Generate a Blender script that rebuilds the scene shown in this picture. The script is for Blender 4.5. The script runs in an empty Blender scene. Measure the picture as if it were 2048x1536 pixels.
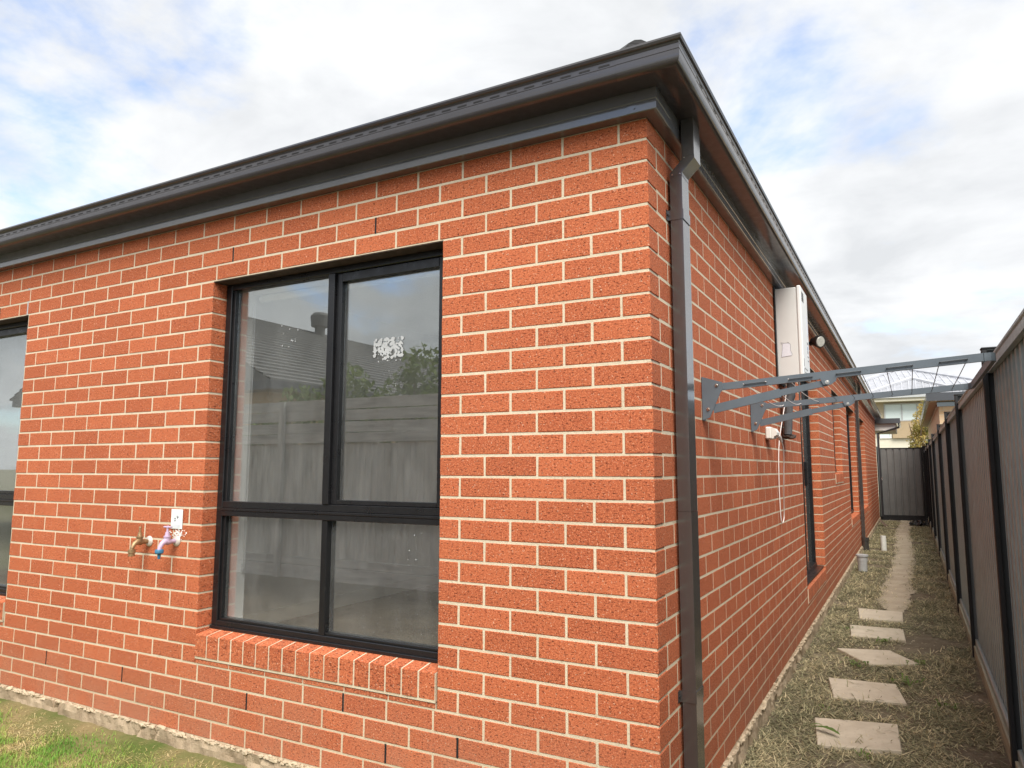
import bpy, math, random
import numpy as np
from mathutils import Vector, Matrix, noise as mnoise
random.seed(7); rng = np.random.default_rng(7)
SC = bpy.context.scene
COL = SC.collection
R = math.radians

# ------------------------------------------------------------------ camera
CAM = (0.8137, -2.5607, 1.4088); YAW, PITCH, ROLL = 0.5006, 0.1169, 0.0011
FPX = 1446.2
def cam_axes():
    f = Vector((-math.sin(YAW)*math.cos(PITCH), math.cos(YAW)*math.cos(PITCH), math.sin(PITCH)))
    r = Vector((math.cos(YAW), math.sin(YAW), 0)); u = r.cross(f)
    c, s = math.cos(ROLL), math.sin(ROLL)
    return c*r+s*u, -s*r+c*u, f
RX, UX, FX = cam_axes()
cd = bpy.data.cameras.new('camera'); cam = bpy.data.objects.new('camera', cd); COL.objects.link(cam)
cam.matrix_world = Matrix(((RX.x, UX.x, -FX.x, CAM[0]), (RX.y, UX.y, -FX.y, CAM[1]), (RX.z, UX.z, -FX.z, CAM[2]), (0, 0, 0, 1)))
cd.sensor_width = 36; cd.lens = 36*FPX/2048; cd.clip_start = .05; cd.clip_end = 2000
SC.camera = cam

# ------------------------------------------------------------------ sky, sun, exposure
SUN_EL, SUN_AZ = 51, 29          # azimuth measured from -y towards +x (over the photographer's right shoulder)
W = bpy.data.worlds.new('World'); SC.world = W; W.use_nodes = True
nt = W.node_tree; nt.nodes.clear()
def N(t, kind, **kw):
    n = t.nodes.new(kind)
    for k, v in kw.items():
        if k.startswith('i_'):
            key = k[2:]
            key = int(key) if key.isdigit() else key
            n.inputs[key].default_value = v
        else: setattr(n, k, v)
    return n
out = N(nt, 'ShaderNodeOutputWorld'); bg = N(nt, 'ShaderNodeBackground'); bg.inputs['Strength'].default_value = .1
sky = N(nt, 'ShaderNodeTexSky', sky_type='NISHITA', sun_disc=False, sun_elevation=R(SUN_EL), sun_rotation=R(180-SUN_AZ), air_density=1.0, dust_density=1.0)
tc = N(nt, 'ShaderNodeTexCoord'); sx = N(nt, 'ShaderNodeSeparateXYZ'); nt.links.new(tc.outputs['Generated'], sx.inputs[0])
def wmath(op, a, b=None, clamp=False):
    n = N(nt, 'ShaderNodeMath', operation=op, use_clamp=clamp)
    for i, v in enumerate((a, b)):
        if v is None: continue
        if hasattr(v, 'is_output'): nt.links.new(v, n.inputs[i])
        else: n.inputs[i].default_value = v
    return n.outputs[0]
zz = wmath('ADD', wmath('MAXIMUM', sx.outputs['Z'], 0.0), .22)
cx = wmath('DIVIDE', sx.outputs['X'], zz); cy = wmath('DIVIDE', sx.outputs['Y'], zz)
cv = N(nt, 'ShaderNodeCombineXYZ'); nt.links.new(cx, cv.inputs[0]); nt.links.new(cy, cv.inputs[1]); cv.inputs[2].default_value = 41.7
n1 = N(nt, 'ShaderNodeTexNoise', i_Scale=1.35, i_Detail=7.0, i_Roughness=.56, i_Distortion=.25); nt.links.new(cv.outputs[0], n1.inputs['Vector'])
n2 = N(nt, 'ShaderNodeTexNoise', i_Scale=2.3, i_Detail=6.0, i_Roughness=.55, i_Distortion=.3)
off = N(nt, 'ShaderNodeVectorMath', operation='ADD'); off.inputs[1].default_value = (7.3, 2.1, 5.0); nt.links.new(cv.outputs[0], off.inputs[0]); nt.links.new(off.outputs[0], n2.inputs['Vector'])
mask = N(nt, 'ShaderNodeMapRange', interpolation_type='SMOOTHSTEP'); mask.inputs['From Min'].default_value = .325; mask.inputs['From Max'].default_value = .505; nt.links.new(n1.outputs['Fac'], mask.inputs['Value'])
grey = N(nt, 'ShaderNodeValToRGB'); nt.links.new(n2.outputs['Fac'], grey.inputs['Fac'])
grey.color_ramp.elements[0].position = .36; grey.color_ramp.elements[0].color = (2.22, 2.28, 2.36, 1)
grey.color_ramp.elements[1].position = .60; grey.color_ramp.elements[1].color = (2.88, 2.92, 2.97, 1)
skm = N(nt, 'ShaderNodeMix', data_type='RGBA', blend_type='MULTIPLY'); skm.inputs[0].default_value = 1.0
nt.links.new(sky.outputs[0], skm.inputs[6]); skm.inputs[7].default_value = (.72, .80, .90, 1)
mixc = N(nt, 'ShaderNodeMix', data_type='RGBA'); nt.links.new(mask.outputs[0], mixc.inputs[0]); nt.links.new(skm.outputs[2], mixc.inputs[6]); nt.links.new(grey.outputs['Color'], mixc.inputs[7])
nt.links.new(mixc.outputs[2], bg.inputs['Color']); nt.links.new(bg.outputs[0], out.inputs[0])

sl = bpy.data.lights.new('sun', 'SUN'); sl.energy = 1.6; sl.angle = R(40); sl.color = (1.0, .95, .87)
so = bpy.data.objects.new('sun', sl); COL.objects.link(so)
sd = Vector((math.cos(R(SUN_EL))*math.sin(R(SUN_AZ)), -math.cos(R(SUN_EL))*math.cos(R(SUN_AZ)), math.sin(R(SUN_EL))))
so.rotation_euler = sd.to_track_quat('Z', 'Y').to_euler(); so.location = sd*30
SC.view_settings.view_transform = 'Standard'; SC.view_settings.look = 'None'; SC.view_settings.gamma = 1
SC.view_settings.use_curve_mapping = False; SC.view_settings.exposure = 1.85
SC.render.engine = 'CYCLES'

# ------------------------------------------------------------------ helpers
class MB:
    """collects vertices and faces, then links them as one mesh object"""
    def __init__(s): s.v = []; s.f = []; s.t = []; s.tone = []
    def add(s, vs, fs, tone=0.0):
        o = len(s.v); s.v += [tuple(p) for p in vs]; s.f += [tuple(i+o for i in f) for f in fs]; s.tone += [tone]*len(vs); return s
    def box(s, x0, x1, y0, y1, z0, z1, tone=0.0):
        vs = [(x, y, z) for x in (x0, x1) for y in (y0, y1) for z in (z0, z1)]
        return s.add(vs, [(0, 1, 3, 2), (4, 6, 7, 5), (0, 4, 5, 1), (2, 3, 7, 6), (0, 2, 6, 4), (1, 5, 7, 3)], tone)
    def cbox(s, x0, x1, y0, y1, z0, z1, b=.003, jit=0.0, tone=0.0, still=()):
        """box with chamfered edges; vertices may wander except along axis 'still'"""
        h = ((x1-x0)/2, (y1-y0)/2, (z1-z0)/2); c = ((x0+x1)/2, (y0+y1)/2, (z0+z1)/2)
        b = min(b, *(k*.8 for k in h)); vs = []; ix = {}
        for i in (-1, 1):
            for j in (-1, 1):
                for k in (-1, 1):
                    for a in range(3):
                        p = [i*h[0], j*h[1], k*h[2]]; sg = (i, j, k)
                        for q in range(3):
                            if q != a: p[q] -= sg[q]*b
                        ix[(i, j, k, a)] = len(vs)
                        vs.append(tuple(c[q]+p[q]+(random.uniform(-jit, jit) if jit and q not in still else 0) for q in range(3)))
        fs = []
        def put(ids):
            P = [Vector(vs[i])-Vector(c) for i in ids]; n = (P[1]-P[0]).cross(P[2]-P[0]); m = sum(P, Vector())
            fs.append(tuple(ids) if n.dot(m) > 0 else tuple(reversed(ids)))
        cyc = ((-1, -1), (-1, 1), (1, 1), (1, -1))
        for a in range(3):
            o = [q for q in range(3) if q != a]
            for sgn in (-1, 1):
                ids = []
                for u, w in cyc:
                    k = [0, 0, 0]; k[a] = sgn; k[o[0]] = u; k[o[1]] = w; ids.append(ix[(*k, a)])
                put(ids)
            for u, w in cyc:      # edges along axis a
                k0 = [0, 0, 0]; k1 = [0, 0, 0]
                k0[a] = -1; k1[a] = 1
                for kk in (k0, k1): kk[o[0]] = u; kk[o[1]] = w
                put([ix[(*k0, o[0])], ix[(*k1, o[0])], ix[(*k1, o[1])], ix[(*k0, o[1])]])
        for i in (-1, 1):
            for j in (-1, 1):
                for k in (-1, 1): put([ix[(i, j, k, a)] for a in range(3)])
        return s.add(vs, fs, tone)
    def tube(s, pts, rad, n=10, cap=True, tone=0.0):
        pts = [Vector(p) for p in pts]; m = len(pts)
        rad = list(rad) if hasattr(rad, '__len__') else [rad]*m
        vs = []; up = None
        for i in range(m):
            d = (pts[min(i+1, m-1)]-pts[max(i-1, 0)])
            d = d.normalized() if d.length > 1e-9 else Vector((0, 0, 1))
            if up is None: up = d.orthogonal().normalized()
            up = (up-d*up.dot(d)); up = up.normalized() if up.length > 1e-6 else d.orthogonal().normalized()
            w = d.cross(up)
            for k in range(n):
                a = 2*math.pi*k/n; vs.append(pts[i]+rad[i]*(math.cos(a)*up+math.sin(a)*w))
        fs = [(i*n+k, i*n+(k+1) % n, (i+1)*n+(k+1) % n, (i+1)*n+k) for i in range(m-1) for k in range(n)]
        if cap: fs += [tuple(range(n-1, -1, -1)), tuple((m-1)*n+k for k in range(n))]
        return s.add(vs, fs, tone)
    def prism(s, poly, a0, a1, axis='y', tone=0.0):
        """closed 2-D polygon extruded along an axis"""
        n = len(poly)
        def P(p, a): return {'x': (a, p[0], p[1]), 'y': (p[0], a, p[1]), 'z': (p[0], p[1], a)}[axis]
        vs = [P(p, a0) for p in poly]+[P(p, a1) for p in poly]
        fs = [(i, (i+1) % n, n+(i+1) % n, n+i) for i in range(n)]+[tuple(range(n-1, -1, -1)), tuple(range(n, 2*n))]
        return s.add(vs, fs, tone)
    def blob(s, c, r, seed=0, amp=.25, sub=1, tone=0.0):
        import bmesh
        key = ('ico', sub)
        if key not in ICO:
            bm = bmesh.new(); bmesh.ops.create_icosphere(bm, subdivisions=sub, radius=1)
            ICO[key] = ([tuple(v.co) for v in bm.verts], [tuple(v.index for v in f.verts) for f in bm.faces]); bm.free()
        V, F = ICO[key]; r = r if hasattr(r, '__len__') else (r, r, r)
        vs = []
        for p in V:
            k = 1+amp*mnoise.noise(Vector(p)*1.7+Vector((seed*3.1, seed*1.7, seed*.9)))*1.6
            vs.append((c[0]+p[0]*r[0]*k, c[1]+p[1]*r[1]*k, c[2]+p[2]*r[2]*k))
        return s.add(vs, F, tone)
    def mesh(s, name, mat, smooth=False, autos=None):
        me = bpy.data.meshes.new(name); me.from_pydata(s.v, [], s.f); me.update()
        if any(s.tone):
            at = me.attributes.new('tone', 'FLOAT', 'POINT'); at.data.foreach_set('value', s.tone)
        import bmesh
        bm = bmesh.new(); bm.from_mesh(me); bmesh.ops.recalc_face_normals(bm, faces=bm.faces)
        if autos is not None:
            for f in bm.faces: f.smooth = True
            for e in bm.edges:
                if len(e.link_faces) != 2 or e.calc_face_angle(0) > R(autos): e.smooth = False
        elif smooth:
            for f in bm.faces: f.smooth = True
        bm.to_mesh(me); bm.free()
        if mat: me.materials.append(mat)
        return me
    def build(s, name, mat, parent=None, smooth=False, autos=None, **props):
        return link(name, s.mesh(name, mat, smooth, autos), parent, **props)
ICO = {}
def wloc(o):
    m = Vector((0, 0, 0))
    while o is not None: m += o.location; o = o.parent
    return m
def link(name, me, parent=None, loc=None, **props):
    o = bpy.data.objects.new(name, me); COL.objects.link(o)
    if loc is not None: o.location = loc
    if parent is not None:
        o.parent = parent; o.matrix_parent_inverse = Matrix.Translation(-TL[parent.name]) if parent.name in TL else Matrix.Identity(4)
    for k, v in props.items(): o[k] = v
    return o
TL = {}
def root_of(o):
    while o.parent is not None: o = o.parent
    return o.name
def thing(name, label, cat, loc=(0, 0, 0), group=None):
    o = bpy.data.objects.new(name, None); COL.objects.link(o); o.location = loc; o.empty_display_size = .1
    TL[o.name] = Vector(loc); o['label'] = label; o['category'] = cat
    if group: o['group'] = group
    return o
def tag(o, label, cat, group=None):
    o['label'] = label; o['category'] = cat
    if group: o['group'] = group
    return o
def structure(o): o['kind'] = 'structure'; return o

# ------------------------------------------------------------------ materials
MATS = {}
class M:
    def __init__(s, name):
        s.m = bpy.data.materials.new(name); s.m.use_nodes = True; s.t = s.m.node_tree; s.b = s.t.nodes['Principled BSDF']; s.o = s.t.nodes['Material Output']
        s.pos = N(s.t, 'ShaderNodeNewGeometry').outputs['Position']; MATS[name] = s.m
    def ln(s, a, b): s.t.links.new(a, b)
    def val(s, v, sock):
        if hasattr(v, 'is_output'): s.ln(v, sock)
        else: sock.default_value = v
    def math(s, op, a, b=0.0, clamp=False):
        n = N(s.t, 'ShaderNodeMath', operation=op, use_clamp=clamp); s.val(a, n.inputs[0]); s.val(b, n.inputs[1]); return n.outputs[0]
    def noise(s, scale, detail=3.0, rough=.55, stretch=None, vec=None, dist=0.0):
        n = N(s.t, 'ShaderNodeTexNoise', i_Scale=scale, i_Detail=detail, i_Roughness=rough, i_Distortion=dist)
        v = vec or s.pos
        if stretch:
            mp = N(s.t, 'ShaderNodeVectorMath', operation='MULTIPLY'); mp.inputs[1].default_value = stretch; s.ln(v, mp.inputs[0]); v = mp.outputs[0]
        s.ln(v, n.inputs['Vector']); return n.outputs['Fac']
    def rng(s, v, a, b, c=0.0, d=1.0):
        n = N(s.t, 'ShaderNodeMapRange'); s.val(v, n.inputs[0])
        for i, k in enumerate((a, b, c, d)): n.inputs[i+1].default_value = k
        return n.outputs[0]
    def mix(s, f, a, b):
        n = N(s.t, 'ShaderNodeMix', data_type='RGBA'); s.val(f, n.inputs[0])
        for v, i in ((a, 6), (b, 7)):
            if hasattr(v, 'is_output'): s.ln(v, n.inputs[i])
            else: n.inputs[i].default_value = (*v, 1)
        return n.outputs[2]
    def attr(s, name, kind='GEOMETRY'):
        n = N(s.t, 'ShaderNodeAttribute', attribute_type=kind, attribute_name=name); return n.outputs['Fac']
    def col(s, c): s.val(c if hasattr(c, 'is_output') else (*c, 1), s.b.inputs['Base Color']); return s
    def rough(s, r): s.val(r, s.b.inputs['Roughness']); return s
    def metal(s, v): s.b.inputs['Metallic'].default_value = v; return s
    def spec(s, v): s.b.inputs['Specular IOR Level'].default_value = v; return s
    def bump(s, h, dist=.002, strength=1.0):
        n = N(s.t, 'ShaderNodeBump'); n.inputs['Distance'].default_value = dist; n.inputs['Strength'].default_value = strength; s.val(h, n.inputs['Height']); s.ln(n.outputs[0], s.b.inputs['Normal']); return s
    def sep(s):
        n = N(s.t, 'ShaderNodeSeparateXYZ'); s.ln(s.pos, n.inputs[0]); return n.outputs

def simple(name, c, rough=.5, metal=0.0, var=.12, scale=8.0, bump=0.0, bscale=200.0, spec=None, streak=None):
    m = M(name)
    f = m.noise(scale, 4.0, .6, stretch=streak)
    a = tuple(k*(1-var) for k in c); b = tuple(min(1, k*(1+var)) for k in c)
    m.col(m.mix(m.rng(f, .3, .7), a, b)); m.rough(m.rng(m.noise(scale*3, 3.0), .3, .7, max(.03, rough-.07), min(1, rough+.07))); m.metal(metal)
    if spec is not None: m.spec(spec)
    if bump: m.bump(m.noise(bscale, 3.0), bump)
    return m.m

# brick: red-orange wire-cut clay with dark pits and pale grit, dusty near the ground
m = M('brick_clay')
tone = m.math('ADD', m.attr('tone'), m.attr('tone', 'OBJECT'))
base = m.mix(tone, (.35, .088, .036), (.475, .130, .054))
base = m.mix(m.rng(m.noise(9, 4.0), .35, .68, 0, .35), base, (.36, .075, .035))
fine = m.noise(190, 2.5, .65)
base = m.mix(m.rng(fine, .48, .66, 0, .8), base, (.70, .235, .105))
pit = m.noise(165, 3.0, .65, stretch=(.45, .45, 1))
pm = m.rng(pit, .43, .36)
base = m.mix(m.math('MULTIPLY', pm, .8), base, (.10, .022, .012))
grit = m.rng(m.noise(150, 1.0, .5, vec=None, dist=.6), .67, .72)
base = m.mix(m.math('MULTIPLY', grit, .75), base, (.72, .44, .30))
zs = m.sep()[2]
dust = m.math('MULTIPLY', m.rng(zs, .55, .06), m.rng(m.noise(3.2, 5.0, .65), .32, .62, .1, .75))
base = m.mix(m.math('MULTIPLY', dust, .7), base, (.36, .19, .125))
m.col(base).rough(.9).spec(.25)
m.bump(m.math('SUBTRACT', m.math('MULTIPLY', m.noise(170, 4.0, .7), .7), m.math('MULTIPLY', pm, .8)), .0024, .8)
m = M('mortar')
c = m.mix(m.rng(m.noise(14, 4.0), .3, .7), (.615, .53, .385), (.70, .61, .455))
c = m.mix(m.rng(m.noise(220, 2.0), .58, .75, 0, .6), c, (.42, .33, .22))
c = m.mix(m.rng(m.noise(3.5, 5.0, .7), .45, .72, 0, .55), c, (.47, .385, .27))
c = m.mix(m.rng(m.noise(28, 4.0, .7), .60, .72, 0, .5), c, (.40, .26, .16))
c = m.mix(m.math('MULTIPLY', m.rng(m.sep()[2], .6, .05), .45), c, (.45, .32, .21))
m.col(c).rough(.95).spec(.2).bump(m.noise(160, 4.0, .7), .003)
m = M('rough_concrete')
c = m.mix(m.rng(m.noise(6, 5.0, .65), .32, .68), (.30, .225, .15), (.46, .365, .255))
c = m.mix(m.rng(m.noise(45, 4.0, .7), .60, .70, 0, .7), c, (.16, .105, .065))
m.col(c).rough(.95).spec(.2).bump(m.noise(60, 6.0, .7), .008)
simple('mortar_lump', (.48, .39, .275), .95, bump=.004, bscale=90, spec=.2, var=.2, scale=30)

def painted_metal(name, c, rough, dirt=.3, spec=.5, coat=0.0, cior=1.8, crough=.07):
    m = M(name)
    f = m.noise(5, 5.0, .6); b = m.mix(m.rng(f, .3, .7), tuple(k*.88 for k in c), tuple(k*1.12 for k in c))
    b = m.mix(m.rng(m.noise(70, 4.0, .7), .62, .74, 0, dirt), b, (.22, .20, .18))
    m.col(b).rough(m.rng(m.noise(18, 5.0, .65), .3, .72, rough-.06, rough+.12)).spec(spec).bump(m.noise(3, 2.0), .006, .12); m.b.inputs['Coat Weight'].default_value = coat; m.b.inputs['Coat Roughness'].default_value = crough; m.b.inputs['Coat IOR'].default_value = cior; return m.m
painted_metal('gutter_steel', (.034, .031, .034), .5, .10, .25, .75, 1.7, .14)
painted_metal('fascia_steel', (.085, .084, .088), .5, .10, .3, 1.0, 1.8)
painted_metal('downpipe_steel', (.036, .034, .033), .5, .10, .2, 1.0, 1.95, .15)
painted_metal('fence_steel', (.29, .345, .345), .36, .18, .45)
painted_metal('fence_post_steel', (.026, .026, .027), .5, .12, .2)
painted_metal('gate_steel', (.14, .14, .135), .42, .15, .5)
painted_metal('clothesline_steel', (.105, .128, .148), .42, .05, .5)
painted_metal('window_black', (.010, .010, .011), .3, .12, .5)
simple('slot_dark', (.008, .007, .008), .8, var=.1)
simple('rust_lintel', (.055, .035, .025), .8, var=.4, scale=20)
m = M('roof_tile'); c = m.mix(m.rng(m.noise(4, 5.0), .3, .7), (.035, .034, .036), (.07, .068, .068)); m.col(c).rough(.7).bump(m.noise(60, 4.0), .004)
simple('roof_tile_grey', (.42, .43, .46), .6, var=.12, scale=2)
simple('roof_tile_rear', (.15, .145, .14), .8, var=.2, scale=5)
simple('stainless', (.62, .60, .56), .25, 1.0, var=.1)
simple('wire_coat', (.09, .10, .11), .5)
simple('heater_white', (.70, .70, .68), .4, var=.04, scale=4)
simple('heater_side', (.60, .60, .575), .5, var=.05, scale=3)
simple('sticker_pale', (.66, .66, .70), .5, var=.06, scale=60)
simple('print_grey', (.20, .19, .21), .6)
simple('print_blue', (.06, .13, .33), .5)
simple('pipe_lagging', (.075, .077, .08), .7, var=.2, scale=25, bump=.002)
simple('white_plastic', (.74, .72, .66), .4, var=.04)
simple('cord_white', (.76, .70, .66), .5, var=.05)
simple('lamp_black', (.012, .012, .012), .4)
simple('lamp_glass', (.42, .41, .37), .12, var=.2, scale=60, spec=.8)
simple('brass_old', (.33, .22, .115), .45, .55, var=.35, scale=40, bump=.001)
simple('tap_lilac', (.50, .385, .52), .45, var=.12, scale=50)
simple('flange_pale', (.62, .56, .50), .45, .2, var=.2, scale=60)
simple('fitting_blue', (.035, .16, .28), .45, var=.15, scale=50)
simple('sign_white', (.76, .82, .80), .4, var=.03)
simple('pvc_grey', (.42, .43, .43), .45, var=.1, scale=20)
simple('pvc_white', (.74, .74, .68), .45, var=.1, scale=15)
simple('plaster_white', (.82, .82, .80), .8, var=.04, scale=3)
simple('carpet', (.10, .088, .072), .95, var=.2, scale=30, bump=.004)
simple('blind_grey', (.17, .165, .16), .8, var=.06)
simple('blind_chain', (.40, .40, .40), .4, .3)
simple('black_plastic', (.012, .012, .014), .3, var=.3)
simple('plinth_timber', (.38, .375, .28), .85, var=.25, scale=5, streak=(8, .6, 8), bump=.003, bscale=80)
simple('grey_paling', (.56, .54, .49), .9, var=.35, scale=6, streak=(3, 3, .4), bump=.003, bscale=60)
simple('grey_board', (.52, .50, .455), .9, var=.35, scale=6, streak=(.4, 3, 4), bump=.003, bscale=60)
simple('cream_render', (.62, .58, .47), .85, var=.05)
simple('tan_render', (.38, .29, .18), .85, var=.06)
simple('taupe_render', (.46, .39, .28), .85, var=.05)
simple('white_trim', (.80, .79, .74), .6, var=.03)
simple('soffit_white', (.66, .63, .58), .8, var=.05)
simple('soffit_tan', (.55, .44, .31), .8, var=.05)
simple('pale_blind_window', (.60, .68, .67), .3, var=.05, scale=1)
simple('pink_brick_patch', (.55, .22, .15), .9, var=.2, scale=30)
m = M('paver_concrete')
c = m.mix(m.rng(m.noise(7, 5.0, .6), .3, .7), (.47, .40, .305), (.58, .505, .395))
c = m.mix(m.rng(m.noise(40, 5.0, .7), .60, .72, 0, .5), c, (.22, .175, .12))
m.col(c).rough(.92).spec(.2).bump(m.noise(120, 4.0, .7), .0025)
m = M('tan_brick')
bt = N(m.t, 'ShaderNodeTexBrick', offset=.5); bt.inputs['Color1'].default_value = (.62, .42, .24, 1); bt.inputs['Color2'].default_value = (.70, .50, .31, 1)
bt.inputs['Mortar'].default_value = (.66, .56, .42, 1); bt.inputs['Scale'].default_value = 1; bt.inputs['Brick Width'].default_value = .24; bt.inputs['Row Height'].default_value = .086; bt.inputs['Mortar Size'].default_value = .006
cb = N(m.t, 'ShaderNodeCombineXYZ'); sp = m.sep(); m.ln(m.math('ADD', sp[0], sp[1]), cb.inputs[0]); m.ln(sp[2], cb.inputs[1]); m.ln(cb.outputs[0], bt.inputs['Vector'])
m.col(bt.outputs['Color']).rough(.9)

# glass: clear pane with a real mirror component
def glass(name, f0, rough=0.0, tint=(1, 1, 1), haze=0.0):
    m = M(name); t = m.t; t.nodes.remove(m.b)
    tr = N(t, 'ShaderNodeBsdfTransparent'); tr.inputs[0].default_value = (*tint, 1)
    gl = N(t, 'ShaderNodeBsdfGlossy'); gl.inputs['Roughness'].default_value = rough; gl.inputs['Color'].default_value = (.93, .97, .96, 1)
    lw = N(t, 'ShaderNodeLayerWeight'); lw.inputs['Blend'].default_value = .5
    sch = m.math('ADD', f0, m.math('MULTIPLY', m.math('POWER', lw.outputs['Facing'], 4.0), 1-f0))      # Schlick reflectance, the same from both sides
    mx = N(t, 'ShaderNodeMixShader'); t.links.new(sch, mx.inputs[0]); t.links.new(tr.outputs[0], mx.inputs[1]); t.links.new(gl.outputs[0], mx.inputs[2])
    last = mx
    if haze:  # pale dust film, its whiteness raised to stand in for brighter interior light
        df = N(t, 'ShaderNodeBsdfDiffuse'); df.inputs[0].default_value = (.7, .7, .68, 1)
        hz = m.rng(m.noise(5, 6.0, .7, stretch=(1, 1, .4)), .35, .75, haze*.3, haze)
        m2 = N(t, 'ShaderNodeMixShader'); t.links.new(hz, m2.inputs[0]); t.links.new(mx.outputs[0], m2.inputs[1]); t.links.new(df.outputs[0], m2.inputs[2]); last = m2
    t.links.new(last.outputs[0], m.o.inputs[0]); return m.m
glass('window_glass', .20, 0, (.97, .98, .98), .065)

m = M('ground_soil')
c = m.mix(m.rng(m.noise(2.2, 6.0, .65), .3, .7), (.11, .085, .06), (.26, .215, .15))
c = m.mix(m.rng(m.noise(35, 5.0, .7), .56, .74, 0, .7), c, (.42, .36, .26))
c = m.mix(m.rng(m.noise(90, 3.0, .7), .60, .70, 0, .7), c, (.12, .095, .06))
m.col(c).rough(.97).spec(.15).bump(m.noise(45, 6.0, .75), .012)
m = M('path_dirt')
c = m.mix(m.rng(m.noise(3, 6.0, .65), .3, .7), (.36, .30, .22), (.50, .43, .325))
c = m.mix(m.rng(m.noise(60, 5.0, .7), .6, .72, 0, .8), c, (.17, .13, .085))
m.col(c).rough(.97).spec(.15).bump(m.noise(55, 6.0, .75), .008)
m = M('lawn_soil')
c = m.mix(m.rng(m.noise(3, 5.0, .6), .35, .65), (.10, .13, .035), (.26, .20, .10))
m.col(c).rough(.97).spec(.1).bump(m.noise(60, 5.0, .7), .01)
m = M('far_ground'); m.col(m.mix(m.rng(m.noise(.5, 6.0), .35, .65), (.14, .14, .07), (.2, .18, .12))).rough(.97)
def blade_mat(name, cols, trans=.3):
    m = M(name); a = m.attr('tone')
    rp = N(m.t, 'ShaderNodeValToRGB'); m.ln(a, rp.inputs[0]); el = rp.color_ramp.elements
    while len(el) < len(cols): el.new(.5)
    for i, c in enumerate(cols): el[i].position = i/(len(cols)-1); el[i].color = (*c, 1)
    m.col(rp.outputs[0]).rough(.7).spec(.25)
    tl = N(m.t, 'ShaderNodeBsdfTranslucent'); m.ln(rp.outputs[0], tl.inputs[0]); mx = N(m.t, 'ShaderNodeMixShader'); mx.inputs[0].default_value = trans
    m.ln(m.b.outputs[0], mx.inputs[1]); m.ln(tl.outputs[0], mx.inputs[2]); m.ln(mx.outputs[0], m.o.inputs[0]); return m.m
blade_mat('lawn_blade', [(.12, .30, .04), (.21, .40, .065), (.33, .43, .10), (.55, .44, .20), (.66, .54, .30)])
blade_mat('dry_blade', [(.125, .12, .065), (.24, .235, .13), (.44, .40, .245), (.63, .54, .33), (.78, .65, .41)])
blade_mat('weed_leaf', [(.075, .13, .03), (.13, .20, .05), (.19, .25, .075)])
blade_mat('autumn_leaf', [(.10, .13, .03), (.22, .22, .06), (.42, .33, .10), (.52, .36, .12)], .4)
blade_mat('hedge_leaf', [(.09, .13, .03), (.17, .23, .055), (.27, .32, .09)], .35)
simple('bark', (.14, .10, .07), .9, var=.3, scale=20, bump=.01, bscale=30)
G = MATS

# ------------------------------------------------------------------ ground
def gz(x, y):
    return .010*mnoise.noise(Vector((x*2.3, y*2.3, 0)))+.006*mnoise.noise(Vector((x*8, y*8, 3)))
def sheet(name, xs, ys, zf, mat, keep=None):
    mb = MB(); nx, ny = len(xs), len(ys)
    vs = [(x, y, zf(x, y)) for y in ys for x in xs]
    fs = [(j*nx+i, j*nx+i+1, (j+1)*nx+i+1, (j+1)*nx+i) for j in range(ny-1) for i in range(nx-1) if keep is None or keep((xs[i]+xs[i+1])/2, (ys[j]+ys[j+1])/2)]
    used = sorted({i for f in fs for i in f}); mp = {k: n for n, k in enumerate(used)}
    mb.add([vs[i] for i in used], [tuple(mp[i] for i in f) for f in fs])
    return structure(mb.build(name, mat, smooth=True))
sheet('ground', [-900, -60, 60, 900], [-900, -60, 60, 900], lambda x, y: -.05, G['far_ground'])
sheet('side_passage_ground', list(np.arange(-.02, 1.26, .04)), list(np.arange(-6, 21.6, .05)), lambda x, y: gz(x, y), G['ground_soil'])
def rise(y): t = np.clip((y+.30)/.28, 0, 1); return .034*t*t*(3-2*t)      # soil banked against the footing
sheet('lawn', list(np.arange(-9.5, -.019, .08)), list(np.arange(-1.66, .061, .04)), lambda x, y: gz(x, y)-.012+float(rise(y)), G['lawn_soil'])
sheet('back_yard_ground', list(np.arange(-10.5, -.019, .15)), list(np.arange(-6.4, -1.62, .12)), lambda x, y: gz(x, y)-.014, G['ground_soil'])
def path_c(y): return .625+.03*math.sin(y*.7)+(.0 if y > 5 else 0)
def path_w(x, y):
    w = .155+.05*mnoise.noise(Vector((y*1.3, 5, 0)))+.04*mnoise.noise(Vector((x*6, y*6, 1)))
    if y < 6.2: w *= max(0, (y-5.2)/1.0)
    return abs(x-path_c(y))-w
sheet('dirt_path', list(np.arange(.30, .96, .012)), list(np.arange(5.2, 20.45, .02)), lambda x, y: gz(x, y)*.7+.008, G['path_dirt'], keep=lambda x, y: path_w(x, y)+.03*mnoise.noise(Vector((x*38, y*38, 2))) < 0)

# ------------------------------------------------------------------ the red brick house
HOUSE = thing('brick_house', 'red brick single storey house with dark grey gutters filling the picture', 'house', (-3, 8, 0))
def Z(k): return (31-k)*.086
XL = -7.2; YE = 20.3
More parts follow.
